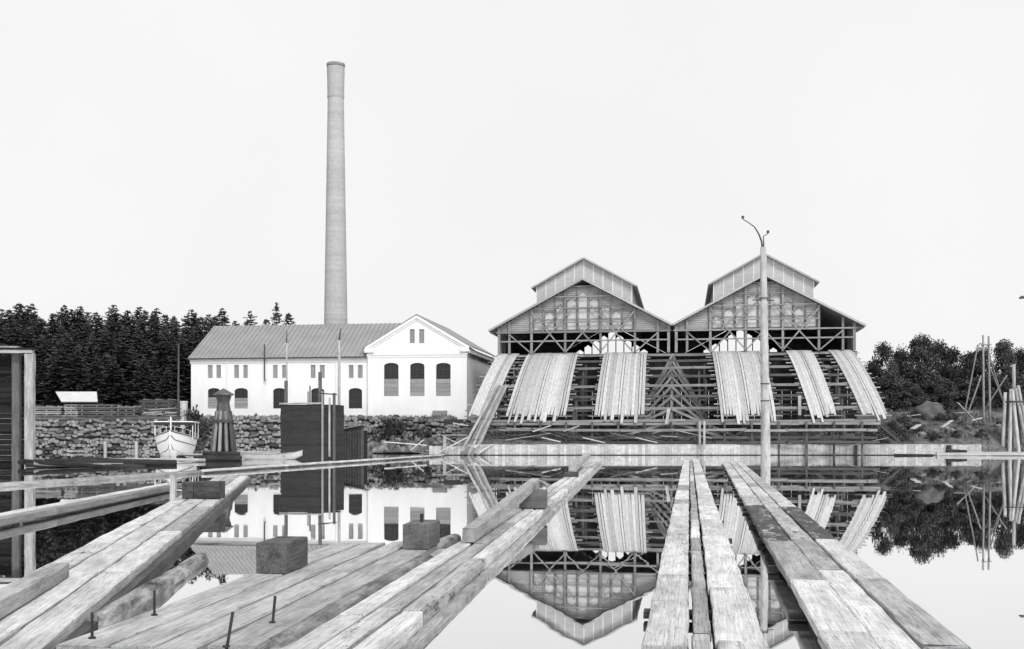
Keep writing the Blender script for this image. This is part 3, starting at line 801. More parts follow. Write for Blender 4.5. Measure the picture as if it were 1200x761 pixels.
for k in range(12):
    a = -hwid * .62 + k * hwid * 1.5 / 12; MB().box(a, a + hwid * 1.5 / 12 - .03, -1.2, -1.12, -.3, zr0 - .02).build('wall_board', W_DARK, sh)
MB().box(-hwid * .6, hwid * .9, -1.1, 1.2, -.3, zr0 - .03).build('wall', DARKI, sh)
fp = empty('flag_pole', (xat(209, 128), 128, 4.0), 0, 'slender bare pole on the quay left of the white building', 'pole')
log('shaft', (0, 0, -.5), (.03, 0, zat(405, 128) - 4.0), .14, .08, W_TREST, fp, n=8, seg=4, jit=.05)
log('finial', (.03, 0, zat(405, 128) - 4.0), (.03, 0, zat(404, 128) - 3.9), .12, .09, W_TREST, fp, n=8, seg=1, jit=0)
brl = empty('round_tank', (xat(215.5, 125), 125, 0), 0, 'pale upright cylindrical stack standing behind the launch', 'tank')
lathe([(.42, 2.6), (.42, zat(471, 125))], 16).build('cylinder', PIPE, brl, smooth=True)
lathe([(.0, zat(471, 125) + .08), (.46, zat(471, 125) + .06), (.46, zat(471, 125) - .1), (.43, zat(471, 125) - .12)], 16).build('rim', PIPE, brl)
lathe([(.5, -1), (.5, 2.6), (.42, 2.6)], 16).build('base', IRON, brl)

# ------------------------------------------------------------------ dark crib with pale posts at the far left
CYY = 72.0
gb = empty('timber_crib', (xat(10, CYY), CYY, 0), 0, 'tall dark timber crib with a pale corner post at the left edge', 'timber crib')
gx = gb.location.x; zt = zat(414, CYY)
for (px, m, wd, dy) in ((35, W_POST, .56, 0), (15, W_TREST, .5, .55), (-30, W_POST, .5, 0), (-75, W_TREST, .5, .5)):
    beam('post', (xat(px, CYY) - gx, dy, -1.5), (xat(px, CYY) - gx, dy, zt), wd, wd * .8, m, gb, seg=10, jit=.03, ch=.03)
beam('top_beam', (xat(-120, CYY) - gx, -.05, zt + .12), (xat(40, CYY) - gx, -.05, zt + .10), .5, .22, W_POST, gb, seg=8, jit=.02)
beam('top_board', (xat(-120, CYY) - gx, .1, zt + .32), (xat(41, CYY) - gx, .1, zt + .26), .9, .14, W_DARK, gb, seg=6, jit=.02)
beam('top_board', (xat(-120, CYY) - gx, .2, zt + .42), (xat(20, CYY) - gx, .2, zt + .40), .5, .10, W_MID, gb, seg=6, jit=.02)
for k in range(22):
    z = -.2 + k * .345; beam('plank', (xat(-120, CYY) - gx, .95 + rng.uniform(-.03, .03), z), (xat(33, CYY) - gx, .95, z + rng.uniform(-.02, .02)), .1, .31, W_DARK, gb)
for k in range(4): beam('brace', (xat(-110, CYY) - gx, .75, .5 + k * 1.9), (xat(33, CYY) - gx, .75, .4 + k * 1.9), .12, .2, W_DARK, gb)

# ------------------------------------------------------------------ roofed dolphin
DY = 86.0; dp = empty('roofed_dolphin', (xat(262, DY), DY, 0), 0, 'tapering mooring dolphin with pale piles and small pointed roof', 'dolphin')
ps = F / DY
def dz(py): return zat(py, DY)
for k in range(10):
    t = 2 * math.pi * k / 10 + .2
    log('pile', (math.cos(t) * 17 / ps, math.sin(t) * 17 / ps, -1.5), (math.cos(t) * 8 / ps, math.sin(t) * 8 / ps, dz(482)), .15, .12, W_FRAME if k in (6, 7, 8) else W_TREST, dp, n=8, seg=4, jit=.08)
def ring(z0, r0, z1, r1, n, name, mat, par):
    for k in range(n):
        a0, a1 = 2 * math.pi * (k + .03) / n, 2 * math.pi * (k + .97) / n
        vs = []
        for z, r in ((z0, r0), (z1, r1)):
            for a, rr in ((a0, r), (a1, r), (a1, r - .06), (a0, r - .06)): vs.append((math.cos(a) * rr, math.sin(a) * rr, z))
        MB().add(vs, [(0, 1, 5, 4), (1, 2, 6, 5), (2, 3, 7, 6), (3, 0, 4, 7), (0, 3, 2, 1), (4, 5, 6, 7)]).build(name, mat, par)
log('core', (0, 0, -1), (0, 0, dz(470)), .75, .42, W_DARK, dp)
ring(dz(496), 11.5 / ps, dz(472), 6.8 / ps, 12, 'skirt_board', W_TREST, dp)
lathe([(12.2 / ps, dz(495)), (12.2 / ps, dz(492.5)), (11 / ps, dz(492))], 14).build('hoop', IRON, dp)
ring(dz(472), 6.9 / ps, dz(464), 9.5 / ps, 8, 'neck_board', W_TREST, dp)
m = MB(); nn = 8
vs = [(math.cos(2 * math.pi * k / nn) * 12.2 / ps, math.sin(2 * math.pi * k / nn) * 12.2 / ps, dz(462)) for k in range(nn)]
vs2 = [(p[0], p[1], p[2] - .1) for p in vs]
m.add(vs + vs2 + [(0, 0, dz(455)), (0, 0, dz(463))], [(k, (k + 1) % nn, 16) for k in range(nn)] + [(k + 8, k, (k + 1) % nn + 0, (k + 1) % nn + 8)[::-1] for k in range(nn)] + [(8 + (k + 1) % nn, 8 + k, 17) for k in range(nn)])
m.build('roof', W_TREST, dp)
log('fender', (-1.5, -1.3, .22), (1.7, -1.35, .2), .24, .22, W_DLOG, dp); log('fender', (-1.3, -1.0, .55), (1.5, -1.1, .5), .2, .2, W_DLOG, dp)

# ------------------------------------------------------------------ dark boarded crib and small shed in the water
BY = 93.0; bx = empty('boarded_crib', (xat(360, BY), BY, 0), R(-8), 'square dark crib of horizontal boards standing in the water', 'timber crib')
hw = 34 / F * BY * .94; zt = zat(474, BY)
k = 0; z = -.6
while z < zt - .1:
    h_ = min(.27, zt - z)
    beam('board', (-hw + rng.uniform(-.05, .03), -.0 + rng.uniform(-.05, .03), z + .13), (hw + rng.uniform(-.03, .05), 0, z + .13), .1, .268, W_CRIB, bx)
    for e in (-1, 1): beam('board', (e * (hw - .05), .06, z + .13), (e * (hw - .05), 3.0, z + .13), .1, .268, W_CRIB, bx)
    z += .27
beam('top_rail', (-hw - .1, -.06, zt + .06), (hw - .9, -.06, zt + .08), .2, .14, W_MID, bx)
MB().box(-hw + .1, hw - .1, .1, 2.95, zt - .5, zt - .3).build('lid', W_DARK, bx)
def bpost(px, py0, py1, wd, m, dy=-.16, nm='post'):
    X = xat(px, BY) - bx.location.x; beam(nm, (X, dy - X * math.sin(R(8)) * 0, zat(py1, BY)), (X, dy, zat(py0, BY)), wd, wd * .8, m, bx, seg=3, jit=.01)
bpost(333, 446, 480, .24, W_TREST, .25); bpost(360.5, 459, 480, .22, W_FRAME, .3); bpost(362, 452, 480, .10, W_TREST, .3)
bpost(374.5, 436, 480, .26, W_TREST, .25); bpost(379.5, 459, 538, .16, W_FRAME, -.2); bpost(388, 466, 535, .14, W_POST, -.2); bpost(393.5, 461, 538, .2, W_TREST, -.2)
beam('cross_arm', (xat(374, BY) - bx.location.x, -.25, zat(461, BY)), (xat(397, BY) - bx.location.x, -.25, zat(463, BY)), .08, .1, W_TREST, bx)
for (px, top, lab, th_) in ((336, 388, 'thin pale upright pole left of the boarded crib posts', .10), (397.5, 385, 'tall thin pole right of the boarded crib, before the roof', .15)):
    t = empty('mooring_pole', (xat(px, 95), 95, 0), 0, lab, 'pole')
    log('shaft', (0, 0, -1.2), (0, 0, zat(top + 14, 95)), th_, th_ * .7, W_POST, t, n=8, seg=4, jit=.05)
    log('tip', (0, 0, zat(top + 14, 95)), (.14 if px > 350 else .02, 0, zat(top, 95)), th_ * .5, th_ * .35, W_TREST, t, n=6, seg=2, jit=.02)
HY2 = 99.0; hs = empty('small_shed', (xat(411, HY2), HY2, 0), 0, 'small dark lean-to shed of upright boards at the water edge', 'shed')
hwd = 15.5 / F * HY2; zl, zr_ = zat(505, HY2), zat(498, HY2)
n = 10
for k in range(n):
    a = -hwd + 2 * hwd * k / n; b = a + 2 * hwd / n - .02
    za = zl + (zr_ - zl) * k / n; zb_ = zl + (zr_ - zl) * (k + 1) / n
    MB().add([(a, 0, -.5), (b, 0, -.5), (b, 0, zb_), (a, 0, za), (a, .06, -.5), (b, .06, -.5), (b, .06, zb_), (a, .06, za)],
             [(0, 1, 2, 3), (7, 6, 5, 4), (0, 4, 5, 1), (1, 5, 6, 2), (2, 6, 7, 3), (3, 7, 4, 0)]).build('wall_board', W_CRIB if k < n - 1 else W_TREST, hs)
roof_slab('roof', [(-hwd - .2, -.3, zl + .0), (hwd + .25, -.3, zr_ + .02), (hwd + .25, 2.6, zr_ + .1), (-hwd - .2, 2.6, zl + .1)], .1, W_FRAME, hs)
for e in (-hwd, hwd - .06): MB().box(e, e + .06, .07, 2.4, -.5, zl).build('side_wall', W_DARK, hs)

# ------------------------------------------------------------------ steam launch and rowing boats
def hull(stations, n=9):                     # (y along keel, half breadth, sheer z, keel z, flare)
    m = MB(); vs = []; fs = []
    for (y, hb, zs, zk, p) in stations:
        for k in range(-n, n + 1):
            t = abs(k) / n; x = math.copysign(hb * (t ** p), k); z = zk + (zs - zk) * (t ** 2.0 * .75 + t * .25) if hb > .05 else zk + (zs - zk) * t
            vs.append((x, y, z))
    W_ = 2 * n + 1
    for i in range(len(stations) - 1):
        for k in range(W_ - 1): fs.append((i * W_ + k, i * W_ + k + 1, (i + 1) * W_ + k + 1, (i + 1) * W_ + k))
    fs.append(tuple(reversed(range((len(stations) - 1) * W_, len(stations) * W_))))
    return m.add(vs, fs), W_
LY = 101.0
lp_ = at(199.5, 509, LY); lau = empty('steam_launch', (lp_.x, LY, 0), R(12), 'white steam launch moored bow-on with awning and bow railing', 'boat')
st = [(-.25, .03, 2.75, .2, .8), (.3, .42, 2.62, -.1, .75), (1.2, 1.05, 2.42, -.4, .6), (2.6, 1.6, 2.2, -.6, .5), (5, 1.85, 1.95, -.7, .42), (9, 1.8, 1.85, -.7, .42), (12, 1.45, 1.95, -.4, .5)]
hm, W_ = hull(st); ho = hm.build('hull', BOATW, lau, smooth=True, recenter=False)
def along(frac, off=.02):
    out = {1: [], -1: []}
    for (y, hb, zs, zk, p) in st:
        for sg in (-1, 1):
            t = frac; x = hb * (t ** p) + off; z = zk + (zs - zk) * ((t ** 2 * .75 + t * .25) if hb > .05 else t); out[sg].append((sg * x, y - .01, z))
    return out
lau.scale = (1, 1, .88)
for fr_, r_ in ((.98, .05), (.80, .035)):
    for sg, pts in along(fr_).items(): MB().tube(pts, r_, 6).build('rubbing_strake', BOATD, lau)
bt = MB()
for sg, pts in along(.5, .012).items():
    lo_ = along(.02, .012)[sg]; bt.add(pts + lo_, [(i, i + 1, i + 1 + len(pts), i + len(pts)) for i in range(len(pts) - 1)])
bt.build('boot_top', BOATD, lau)
dk = MB(); top = [(-hb, y, zs - .12) for (y, hb, zs, zk, p) in st] + [(hb, y, zs - .12) for (y, hb, zs, zk, p) in reversed(st)]
dk.add(top, [tuple(range(len(top)))]); dk.build('deck', W_MID, lau)
for sg in (-1, 1):
    pts = []
    for (y, hb, zs, zk, p) in st[1:6]:
        MB().tube([(sg * (hb - .06), y, zs - .1), (sg * (hb - .04), y, zs + .52)], .022, 6).build('stanchion', BOATW, lau); pts.append((sg * (hb - .04), y, zs + .52))
    MB().tube([(0, -.1, 3.15)] + pts if False else pts, .022, 6).build('handrail', BOATW, lau)
MB().tube([(0, .5, 2.3), (0, .55, 4.15)], .06, 8).build('bow_mast', BOATW, lau)
MB().box(-1.2, 1.2, 4.6, 10.5, 1.7, 3.0).build('deckhouse', BOATD, lau)
for sg in (-1, 0, 1): MB().box(sg * .72 - .27, sg * .72 + .27, 4.55, 4.59, 2.25, 2.8).build('cabin_window', GREY_GLASS, lau)
MB().box(-1.75, 1.85, 3.0, 11, 3.62, 3.72).build('awning', BOATW, lau)
aw = MB().box(-1.75, 1.85, 3.0, 3.05, 3.3, 3.615); aw.build('awning_valance', BOATD, lau)
for sg in (-1.65, 1.75):
    for y in (3.1, 6.5, 10.5): MB().tube([(sg, y, 1.8), (sg, y, 3.62)], .04, 6).build('awning_post', BOATW, lau)
MB().tube([(-.9, 3.2, 3.6), (-.9, 3.2, 4.6)], .035, 6).build('lamp_post', IRON, lau)
lathe([(.13, 0), (.16, .1), (.16, .3), (.06, .4)], 10).build('lantern', IRON, lau).location = (-.9, 3.2, 4.55)
MB().tube([(0, -.27, 2.72), (0, -.36, 2.2), (0, -.1, .2)], .06, 6).build('stem_post', BOATW, lau)
def rowboat(p, L, rz, lab, bm_=.6):
    t = empty('rowing_boat', p, rz, lab, 'rowing boat', 'rowing boats')
    s2 = [(-L / 2, .04, .75, .3, .7), (-L * .38, .35, .58, .02, .55), (-L * .15, .62, .47, -.12, .45), (L * .15, .66, .45, -.12, .45), (L * .4, .5, .5, -.02, .5), (L / 2, .33, .56, .1, .55)]
    m, _ = hull(s2, 6); m.v = [Vector((-p.y, p.x, p.z)) for p in m.v]; m.build('hull', ROWP, t, smooth=True, recenter=False)
    for sg in (-1, 1):
        MB().tube([(-y, sg * (hb + .02), zs + .0) for (y, hb, zs, zk, q) in s2], .035, 6).build('gunwale', W_MID, t)
    for xx in (-.9, .1, 1.1): MB().box(xx - .13, xx + .13, -.56, .56, .26, .31).build('thwart', W_MID, t)
    return t
rowboat(at(306, 529, 101) * 1, 4.6, R(3), 'farther white rowing boat behind the dolphin, bow to the right').location.z = 0
rowboat(at(318, 538, 90), 5.0, R(2), 'nearer white rowing boat afloat right of the dolphin').location.z = 0
for (px0, px1, Y, lab) in ((205, 246, 97, 'low pale landing raft beside the launch'), (208, 244, 90, 'small dark raft in front of the launch')):
    rmat = W_MID if Y > 95 else W_TREST
    t = empty('landing_raft', (xat((px0 + px1) / 2, Y), Y, 0), 0, lab, 'raft')
    L = xat(px1, Y) - xat(px0, Y)
    for k in range(4): beam('plank', (-L / 2 + rng.uniform(-.1, .1), k * .35, .34), (L / 2 + rng.uniform(-.1, .1), k * .35, .24), .3, .08, rmat, t)
    for q in (-.4, .4): log('float', (q * L, -.1, .03), (q * L, 1.3, .03), .17, .17, W_DLOG, t)

# ------------------------------------------------------------------ mast pole in the water
PY = 73.0; mp_ = empty('mast_pole', (xat(897.5, PY), PY, 0), 0, 'tall pale mast pole with forked whip rods at its top, standing in water', 'pole')
lean = xat(894.5, PY) - xat(897.5, PY)
log('shaft', (0, 0, -1.5), (lean, 0, zat(290, PY)), .34, .20, W_POST, mp_, n=14, seg=14, jit=.05)
def rel(px, py): p = at(px, py, PY); return (p.x - mp_.location.x, 0, p.z)
MB().tube([rel(894, 296), rel(892.5, 283), rel(889, 274), rel(884, 266), rel(877, 261), rel(870.5, 257)], [.07, .06, .05, .04, .03, .03], 6).build('whip_rod', IRON, mp_)
MB().tube([rel(895, 294), rel(895, 283), rel(894.5, 277), rel(900, 274)], [.05, .04, .035, .03], 6).build('whip_rod', IRON, mp_)
for (px, py) in ((870.5, 257), (900, 274)):
    p = rel(px, py); lathe([(0, -.12), (.09, -.06), (.1, .03), (.05, .1), (0, .12)], 10).build('rod_end', IRON, mp_, recenter=False if False else True).location = p
for z in (zat(470, PY), zat(450, PY), zat(350, PY)): lathe([(.3, z - .04), (.31, z), (.3, z + .04)], 14).build('band', IRON, mp_).location.x = lean * z / 14
for z in (zat(352, PY),): beam('cross_bar', (-.9, -.1, z), (.5, -.1, z - .03), .06, .08, W_TREST, mp_)

# ------------------------------------------------------------------ right bank: tripod, pile cluster, rock, planks, float
TY = 124.0; tp = empty('pole_derrick', (xat(1154, TY), TY, 0), 0, 'tall derrick of bare poles lashed together on the right bank', 'derrick')
def tz(px, py, dy=0): p = at(px, py, TY + dy); return Vector((p.x - tp.location.x, dy, p.z))
for a, b, r in (((1152, 393), (1153, 506), .14), ((1158.5, 394), (1160.5, 506), .14), ((1146, 404), (1127, 502), .10), ((1158, 412), (1179, 482), .09), ((1150, 440), (1131, 494), .10), ((1180, 440), (1143, 497), .10), ((1160, 430), (1176, 472), .09)):
    log('pole', tz(b[0], b[1], -.4 if a[0] in (1152, 1158.5) else .5), tz(a[0], a[1], .1), r, r * .8, W_FRAME, tp, n=8, seg=4, jit=.06)
beam('cross_bar', tz(1150, 404, -.2), tz(1162, 404, -.2), .12, .12, W_FRAME, tp)
DY2 = 112.0; d2 = empty('pile_cluster', (xat(1190, DY2), DY2, 0), 0, 'cluster of leaning pale piles in the water at the right edge', 'dolphin')
def d2p(px, py, dy=0): p = at(px, py, DY2 + dy); return Vector((p.x - d2.location.x, dy, p.z))
for (bx_, tx, ty, dy, m) in ((1174, 1178, 460, 0, W_MID), (1181, 1185, 456, -.5, W_POST), (1190, 1188, 427, .2, W_MID), (1193, 1186.5, 457, -.9, W_POST), (1206, 1190, 455, -.6, W_MID), (1213, 1193, 452, .3, W_MID), (1176, 1183, 462, .8, W_TREST), (1200, 1192, 458, .9, W_TREST)):
    log('pile', Vector((d2p(bx_, 540, dy).x, dy * 1.6, -1.5)), d2p(tx, ty, dy * .4), .21, .16, m, d2, n=9, seg=6, jit=.08)
lathe([(1.0, 5.2), (1.02, 5.3), (1.0, 5.4)], 14).build('hoop', IRON, d2).location.x = -.1
lr = empty('lamp_bracket_pole', (xat(1222, 100), 100, 0), 0, 'pole with a bracket lamp reaching in at the right edge', 'lamp')
log('shaft', (0, 0, -1.5), (0, 0, zat(335, 100)), .16, .12, W_MID, lr)
MB().tube([(0, 0, zat(342, 100)), (-1.0, 0, zat(343, 100)), (-1.7, 0, zat(349, 100))], .035, 6).build('bracket', IRON, lr)
lathe([(.05, .12), (.2, .04), (.32, -.12), (.3, -.13)], 12).build('lamp_shade', IRON, lr).location = (-1.85, 0, zat(350, 100))
rk = empty('boulder', (xat(1089, 126), 126, 2.5), 0, 'large rounded mossy boulder among the bushes on the right bank', 'boulder')
bm = bmesh.new(); bmesh.ops.create_icosphere(bm, subdivisions=4, radius=1)
for v in bm.verts:
    n_ = 1 + .20 * noise.noise(v.co * 1.6) + .09 * noise.noise(v.co * 4) + .05 * noise.noise(v.co * 11); v.co = Vector((v.co.x * 1.95 * n_, v.co.y * 1.6 * n_, v.co.z * 1.7 * n_ + 1.5))
me = bpy.data.meshes.new('rock'); bm.to_mesh(me); bm.free()
for p in me.polygons: p.use_smooth = True
link('rock', me, ROCKM, rk)
moundm = MB()
def scatter_planks(specs, lab, name='loose_plank'):
    for (px0, py0, px1, py1, Y, wd, m, l2) in specs:
        a, b = at(px0, py0, Y), at(px1, py1, Y + rng.uniform(-.6, .6))
        o = beam(name, a, b, wd, .09, m, None, seg=2, jit=.01); tag(o, l2, 'plank', lab)
G1 = 'loose planks on the right bank'
scatter_planks([(1069, 503, 1077, 498, 116, .6, W_LIGHT, 'short pale plank left of two at the water below the boulder'),
                (1104, 501, 1115, 493, 116, .7, W_LIGHT, 'wide pale plank propped right of the boulder'),
                (1122, 472, 1151, 502, 120, .3, W_MID, 'long dark plank leaning under the pole derrick'),
                (1138, 493, 1150, 490, 119, .4, W_LIGHT, 'short pale plank under the foot of the derrick'),
                (1118, 484, 1140, 483, 121, .3, W_MID, 'level grey plank left of the derrick'),
                (1062, 488, 1078, 486, 121, .3, W_MID, 'grey plank lying in front of the boulder')], G1)
G2 = 'loose planks below the sawmill'
scatter_planks([(625, 506, 645, 499, 108.7, .3, W_LIGHT, 'pale plank slanting on the ledge under the widest slide'),
                (592, 516, 645, 508, 108.9, .22, W_FRAME, 'long thin plank lying along the ledge beneath the widest slide'),
                (635, 513, 657, 518, 108.5, .4, W_LIGHT, 'pale plank sloping to the piling under the second slide'),
                (683, 513, 709, 519, 108.5, .35, W_LIGHT, 'pale plank sloping to the piling below the third slide'),
                (745, 513, 770, 519, 108.5, .4, W_LIGHT, 'bright plank sloping to the piling left of the centre braces'),
                (660, 506, 679, 499, 108.9, .25, W_MID, 'grey plank leaning under the gap by the second slide'),
                (820, 494, 820, 527, 107.6, .2, W_MID, 'left of two thin upright stakes at the piling by the centre'),
                (825.5, 494, 825.5, 527, 107.6, .2, W_MID, 'right of two thin upright stakes at the piling by the centre'),
                (784, 479, 781, 497, 109.2, .3, W_POST, 'short upright pale board beside the centre braces'),
                (937, 464, 937, 487, 110, .3, W_POST, 'short upright pale board between the two right slides')], G2)
G3 = 'loose timbers by the chute'
scatter_planks([(513, 531, 549, 512, 107.4, .22, W_LIGHT, 'pale spar slanting up to the foot of the narrow chute'),
                (522, 513, 546, 524, 107.6, .2, W_MID, 'thin spar crossing the slanting pale one by the chute'),
                (450, 518, 500, 522, 107.8, .4, W_LIGHT, 'long pale plank lying before the rubble heap'),
                (510, 510, 548, 510, 110, .3, W_MID, 'level plank above the crossed spars by the chute'),
                (531, 496, 549, 499, 111, .8, W_LIGHT, 'wide pale board left of the leftmost slide foot'),
                (562, 530, 577, 521, 107.4, .3, W_LIGHT, 'short pale plank leaning right of the chute foot'),
                (481, 528, 496, 516, 107.3, .2, W_LIGHT, 'thin pale stick standing out of the water left of the spars'),
                (521, 511, 521, 530, 107.5, .3, W_MID, 'short upright post holding the crossed spars')], G3)
ft = empty('floating_walkway', (xat(1150, 105), 105, 0), R(-4), 'long low pale floating walkway at the right shore', 'walkway')
for k in range(3): beam('plank', (-4.2 + k * .2, k * .45, .14 + .04 * k), (7.5, k * .45, .18 + .04 * k), .42, .24, W_PILE, ft, seg=5, jit=.02)
log('float', (-3.5, .4, -.15), (7, .4, -.15), .2, .2, W_DLOG, ft)
sk = empty('mooring_stump', (xat(1111, 106), 106, 0), 0, 'dark stump and log lying off the end of the walkway', 'stump')
log('stump', (0, 0, -.6), (.05, 0, 1.0), .32, .26, W_DLOG, sk); log('log', (-.3, -.3, .45), (1.6, -.4, .35), .22, .2, W_DLOG, sk); log('log', (-5.2, -.2, .08), (-1.5, -.2, .08), .10, .08, W_DLOG, sk)

# ------------------------------------------------------------------ foreground booms and raft
ZB = .22
def boom_frame(pl, pr, vp):
    A = onz(pl[0], pl[1], ZB); B = onz(pr[0], pr[1], ZB)
    d = Vector(((vp - 600) / F, 1, 0)).normalized(); n = Vector((d.y, -d.x, 0))
    A0 = A - d * (A.y / d.y); B0 = B - d * (B.y / d.y)       # carried back to the camera row, y = 0
    wd = (B0 - A0).dot(n); return A0, d, n, wd
def run_to(y0, d): return y0 / d.y
def boom(name, lab, cat, pl, pr, vp, y0, y1, tracks, th, mats, lens, under=True, zt=ZB, grp=None, jit=.014, special=None, gap=.042, uy0=None):
    A, d, n, wd = boom_frame(pl, pr, vp)
    rz = math.atan2(d.y, d.x); org = A + d * run_to(y0, d)
    t = empty(name, (org.x, org.y, 0), rz, lab, cat, grp)     # local x runs away from the camera, local y to the left
    L = run_to(y1 - y0, d); tot = sum(tracks); acc = 0
    for j, tw in enumerate(tracks):
        w_ = wd * tw / tot; yc = -(acc + w_ / 2); acc += w_
        x = -rng.uniform(0, 1.2) if y0 < 8.5 else (rng.uniform(0, .25))
        while x < L - .3:
            ln = rng.uniform(*lens); xe = min(x + ln, L + rng.uniform(-.4, .2))
            if L - xe < 1.2: xe = L + rng.uniform(-.3, .2)
            m = mats(j, x + run_to(y0, d)); up = 0
            if special: up = special(j, x + run_to(y0, d))
            seg = max(3, min(14, int((xe - x) * 2.2)))
            o = beam('plank', (x + .01, yc + rng.uniform(-.012, .012), zt - th / 2 + up + rng.uniform(-.008, .008)), (xe - .02, yc + rng.uniform(-.012, .012), zt - th / 2 + up + rng.uniform(-.008, .008)),
                     w_ - gap, th, m, t, seg=seg, jit=jit, ch=.012, roll=rng.uniform(-.012, .012))
            x = xe
    if under:
        for f in (.2, .78):
            x = -.5
            while x < L:
                xe = min(x + rng.uniform(7, 11), L); r = rng.uniform(.17, .21)
                log('float_log', (x, -wd * f, zt - th - r + .02), (xe - .1, -wd * f, zt - th - r + .02), r, r * .85, W_DLOG, t, n=10, seg=6, jit=.1); x = xe
        x = 1.0
        while x < L:
            beam('cross_piece', (x, .06, zt - th - .05), (x, -wd - .06, zt - th - .05), .22, .08, W_BLOCK, t, jit=.01); x += 4.3
    return t, A, d, n, wd
G = 'plank booms across the log pond'
# right boom
def rm_(j, x):
    if j == 0 and 17.5 < x < 27: return W_WET
    if j == 2 and 19.5 < x < 26.5: return W_WET
    if j == 2 and x < 14: return W_MID
    return W_LIGHT if rng.random() < .5 else rng.choice((W_MID, W_DAMP, W_DAMP))
boom('plank_boom', 'rightmost long plank boom with dark wet patches, running to the mast pole', 'boom', (963, 761), (1144, 761), 829, 7.0, 75, (.40, .33, .36), .11, rm_, (2.8, 6.0), grp=G, special=lambda j, x: .06 if j == 0 and x < 15 else 0)
# middle boom
def mm_(j, x): return (W_MID if rng.random() < .75 else W_LIGHT) if j == 1 else (W_LIGHT if rng.random() < .7 else rng.choice((W_MID, W_DAMP)))
boom('plank_boom', 'plank boom straight ahead with a sunken narrow middle strip, left of the rightmost boom', 'boom', (748, 761), (905, 761), 808, 7.0, 82, (.38, .18, .42), .10, mm_, (1.8, 5.0), grp=G, special=lambda j, x: -.035 if j == 1 else 0)
# centre boom
def cm_(j, x): return W_LIGHT if rng.random() < .6 else rng.choice((W_MID, W_DAMP))
ctb, cA, cd, cn, cw_ = boom('plank_boom', 'centre plank boom carrying a raised squared timber, pointing at the left slides', 'boom', (328, 761), (444, 761), 743, 7.0, 75, (.27, .25, .24), .17, cm_, (3.5, 7.0), grp=G)
for xx in range(0, 68, 9): beam('side_timber', (xx, -cw_ - .03, -.02), (min(68, xx + 8.9), -cw_ - .03, -.02), .14, .14, W_MID, ctb, seg=6, jit=.015)
# raft
raft, rA, rd, rn, rw = boom('plank_raft', 'wide low raft of thick planks with iron bolts in the left foreground', 'raft', (47.5, 761), (296, 761), 740, 9.55, 19.0, (.42, .38, .36, .42), .16, lambda j, x: W_DECK if rng.random() < .8 else W_MID, (8.5, 9.5), gap=.055)
beam('side_timber', (-2.6, -rw - .10, .05), (9.2, -rw - .10, .05), .18, .18, W_MID, raft, seg=8, jit=.02)
for j, ext in ((1, 1.6), (2, 2.2), (3, 2.6)):          # planks that reach on past the frame's edge
    yc = -rw * (.27 + (j - 1) * .235) - .13
    beam('plank', (-ext, yc, ZB - .085), (0.02, yc, ZB - .085), .33, .16, W_DECK, raft, seg=5, jit=.014, ch=.012)
# bolts standing in the raft
inv = Matrix.Rotation(-math.atan2(rd.y, rd.x), 3, 'Z'); ro = raft.location.copy()
for (px, py, h_, tilt) in ((181, 721, .25, 0), (108, 748, .23, 0), (265, 758, .30, .06), (319, 730, .26, .03)):
    p = inv @ (onz(px, py, ZB) - ro); p.z = ZB
    MB().tube([p + Vector((0, 0, -.05)), p + Vector((0, -tilt, h_))], .014, 8).build('bolt', STEEL, raft)
    MB().tube([p + Vector((0, 0, -.004)), p + Vector((0, 0, .010))], .034, 8).build('washer', STEEL, raft)
# left boom
def lm_(j, x): return W_LIGHT if rng.random() < .45 else rng.choice((W_MID, W_DAMP))
lbo, lA, ld, ln_, lw = boom('plank_boom', 'left plank boom running back towards the dolphin and dark crib', 'boom', (-140, 761), (47, 761), 350, 7.3, 49, (.36, .42, .36), .14, lm_, (5, 9), grp=G)
for xx in (0, 9, 18, 27, 33): beam('side_timber', (xx, -lw - .05, .03), (xx + 8.9, -lw - .05, .03), .12, .16, W_TREST, lbo, seg=6, jit=.02)
def timber(name, p0, p1, w_, h_, m, lab, cat='timber', seg=8, jit=.012, grp=None):
    o = beam(name, p0, p1, w_, h_, m, None, seg=seg, jit=jit, ch=.012); return tag(o, lab, cat, grp)
def on_boom(px, py, z=ZB): return onz(px, py, z)
# squared timber on the left boom
e = onz(70, 677, ZB); timber('squared_timber', e + Vector((0, 0, .10)) - ld * 6.5 * 1.0 + ln_ * .02, e + Vector((0, 0, .10)), .24, .18, W_BEAM, 'thick squared timber lying along the left boom at the left edge')
# blocks
def block(px, py, w_, h_, L, d, m, lab, name='timber_block'):
    p = onz(px, py, ZB); n = Vector((d.y, -d.x, 0)); c = p + n * (w_ / 2)
    o = beam(name, c + Vector((0, 0, h_ / 2 + .008)), c + d * L + Vector((0, 0, h_ / 2 + .008)), w_, h_, m, None, seg=2, jit=.004, ch=.009); return tag(o, lab, 'timber block', 'timber blocks on the booms')
block(300, 672.5, .42, .40, .92, rd, W_BLOCK, 'dark squared timber block on the near left of the raft')
b2 = block(472, 644, .42, .39, 1.0, rd, wood('grey_block', .20, .1, .4, .45, cross=9, bump=.1, crack=.35), 'grey timber block with a peg at the far end of the raft')
pg_ = MB().tube([(0, 0, .17), (.0, 0, .33)], .03, 8).build('peg', STEEL, b2)
p = onz(612, 595.5, ZB); nn_ = Vector((cd.y, -cd.x, 0))
tag(beam('timber_block', p + Vector((0, 0, .23)) - nn_ * .05, p + nn_ * .60 + Vector((0, 0, .23)), .55, .44, wood('brown_block', .16, .1, .35, .4), None, seg=3, jit=.006, ch=.012), 'timber block under the raised timber on the centre boom', 'timber block', 'timber blocks on the booms')
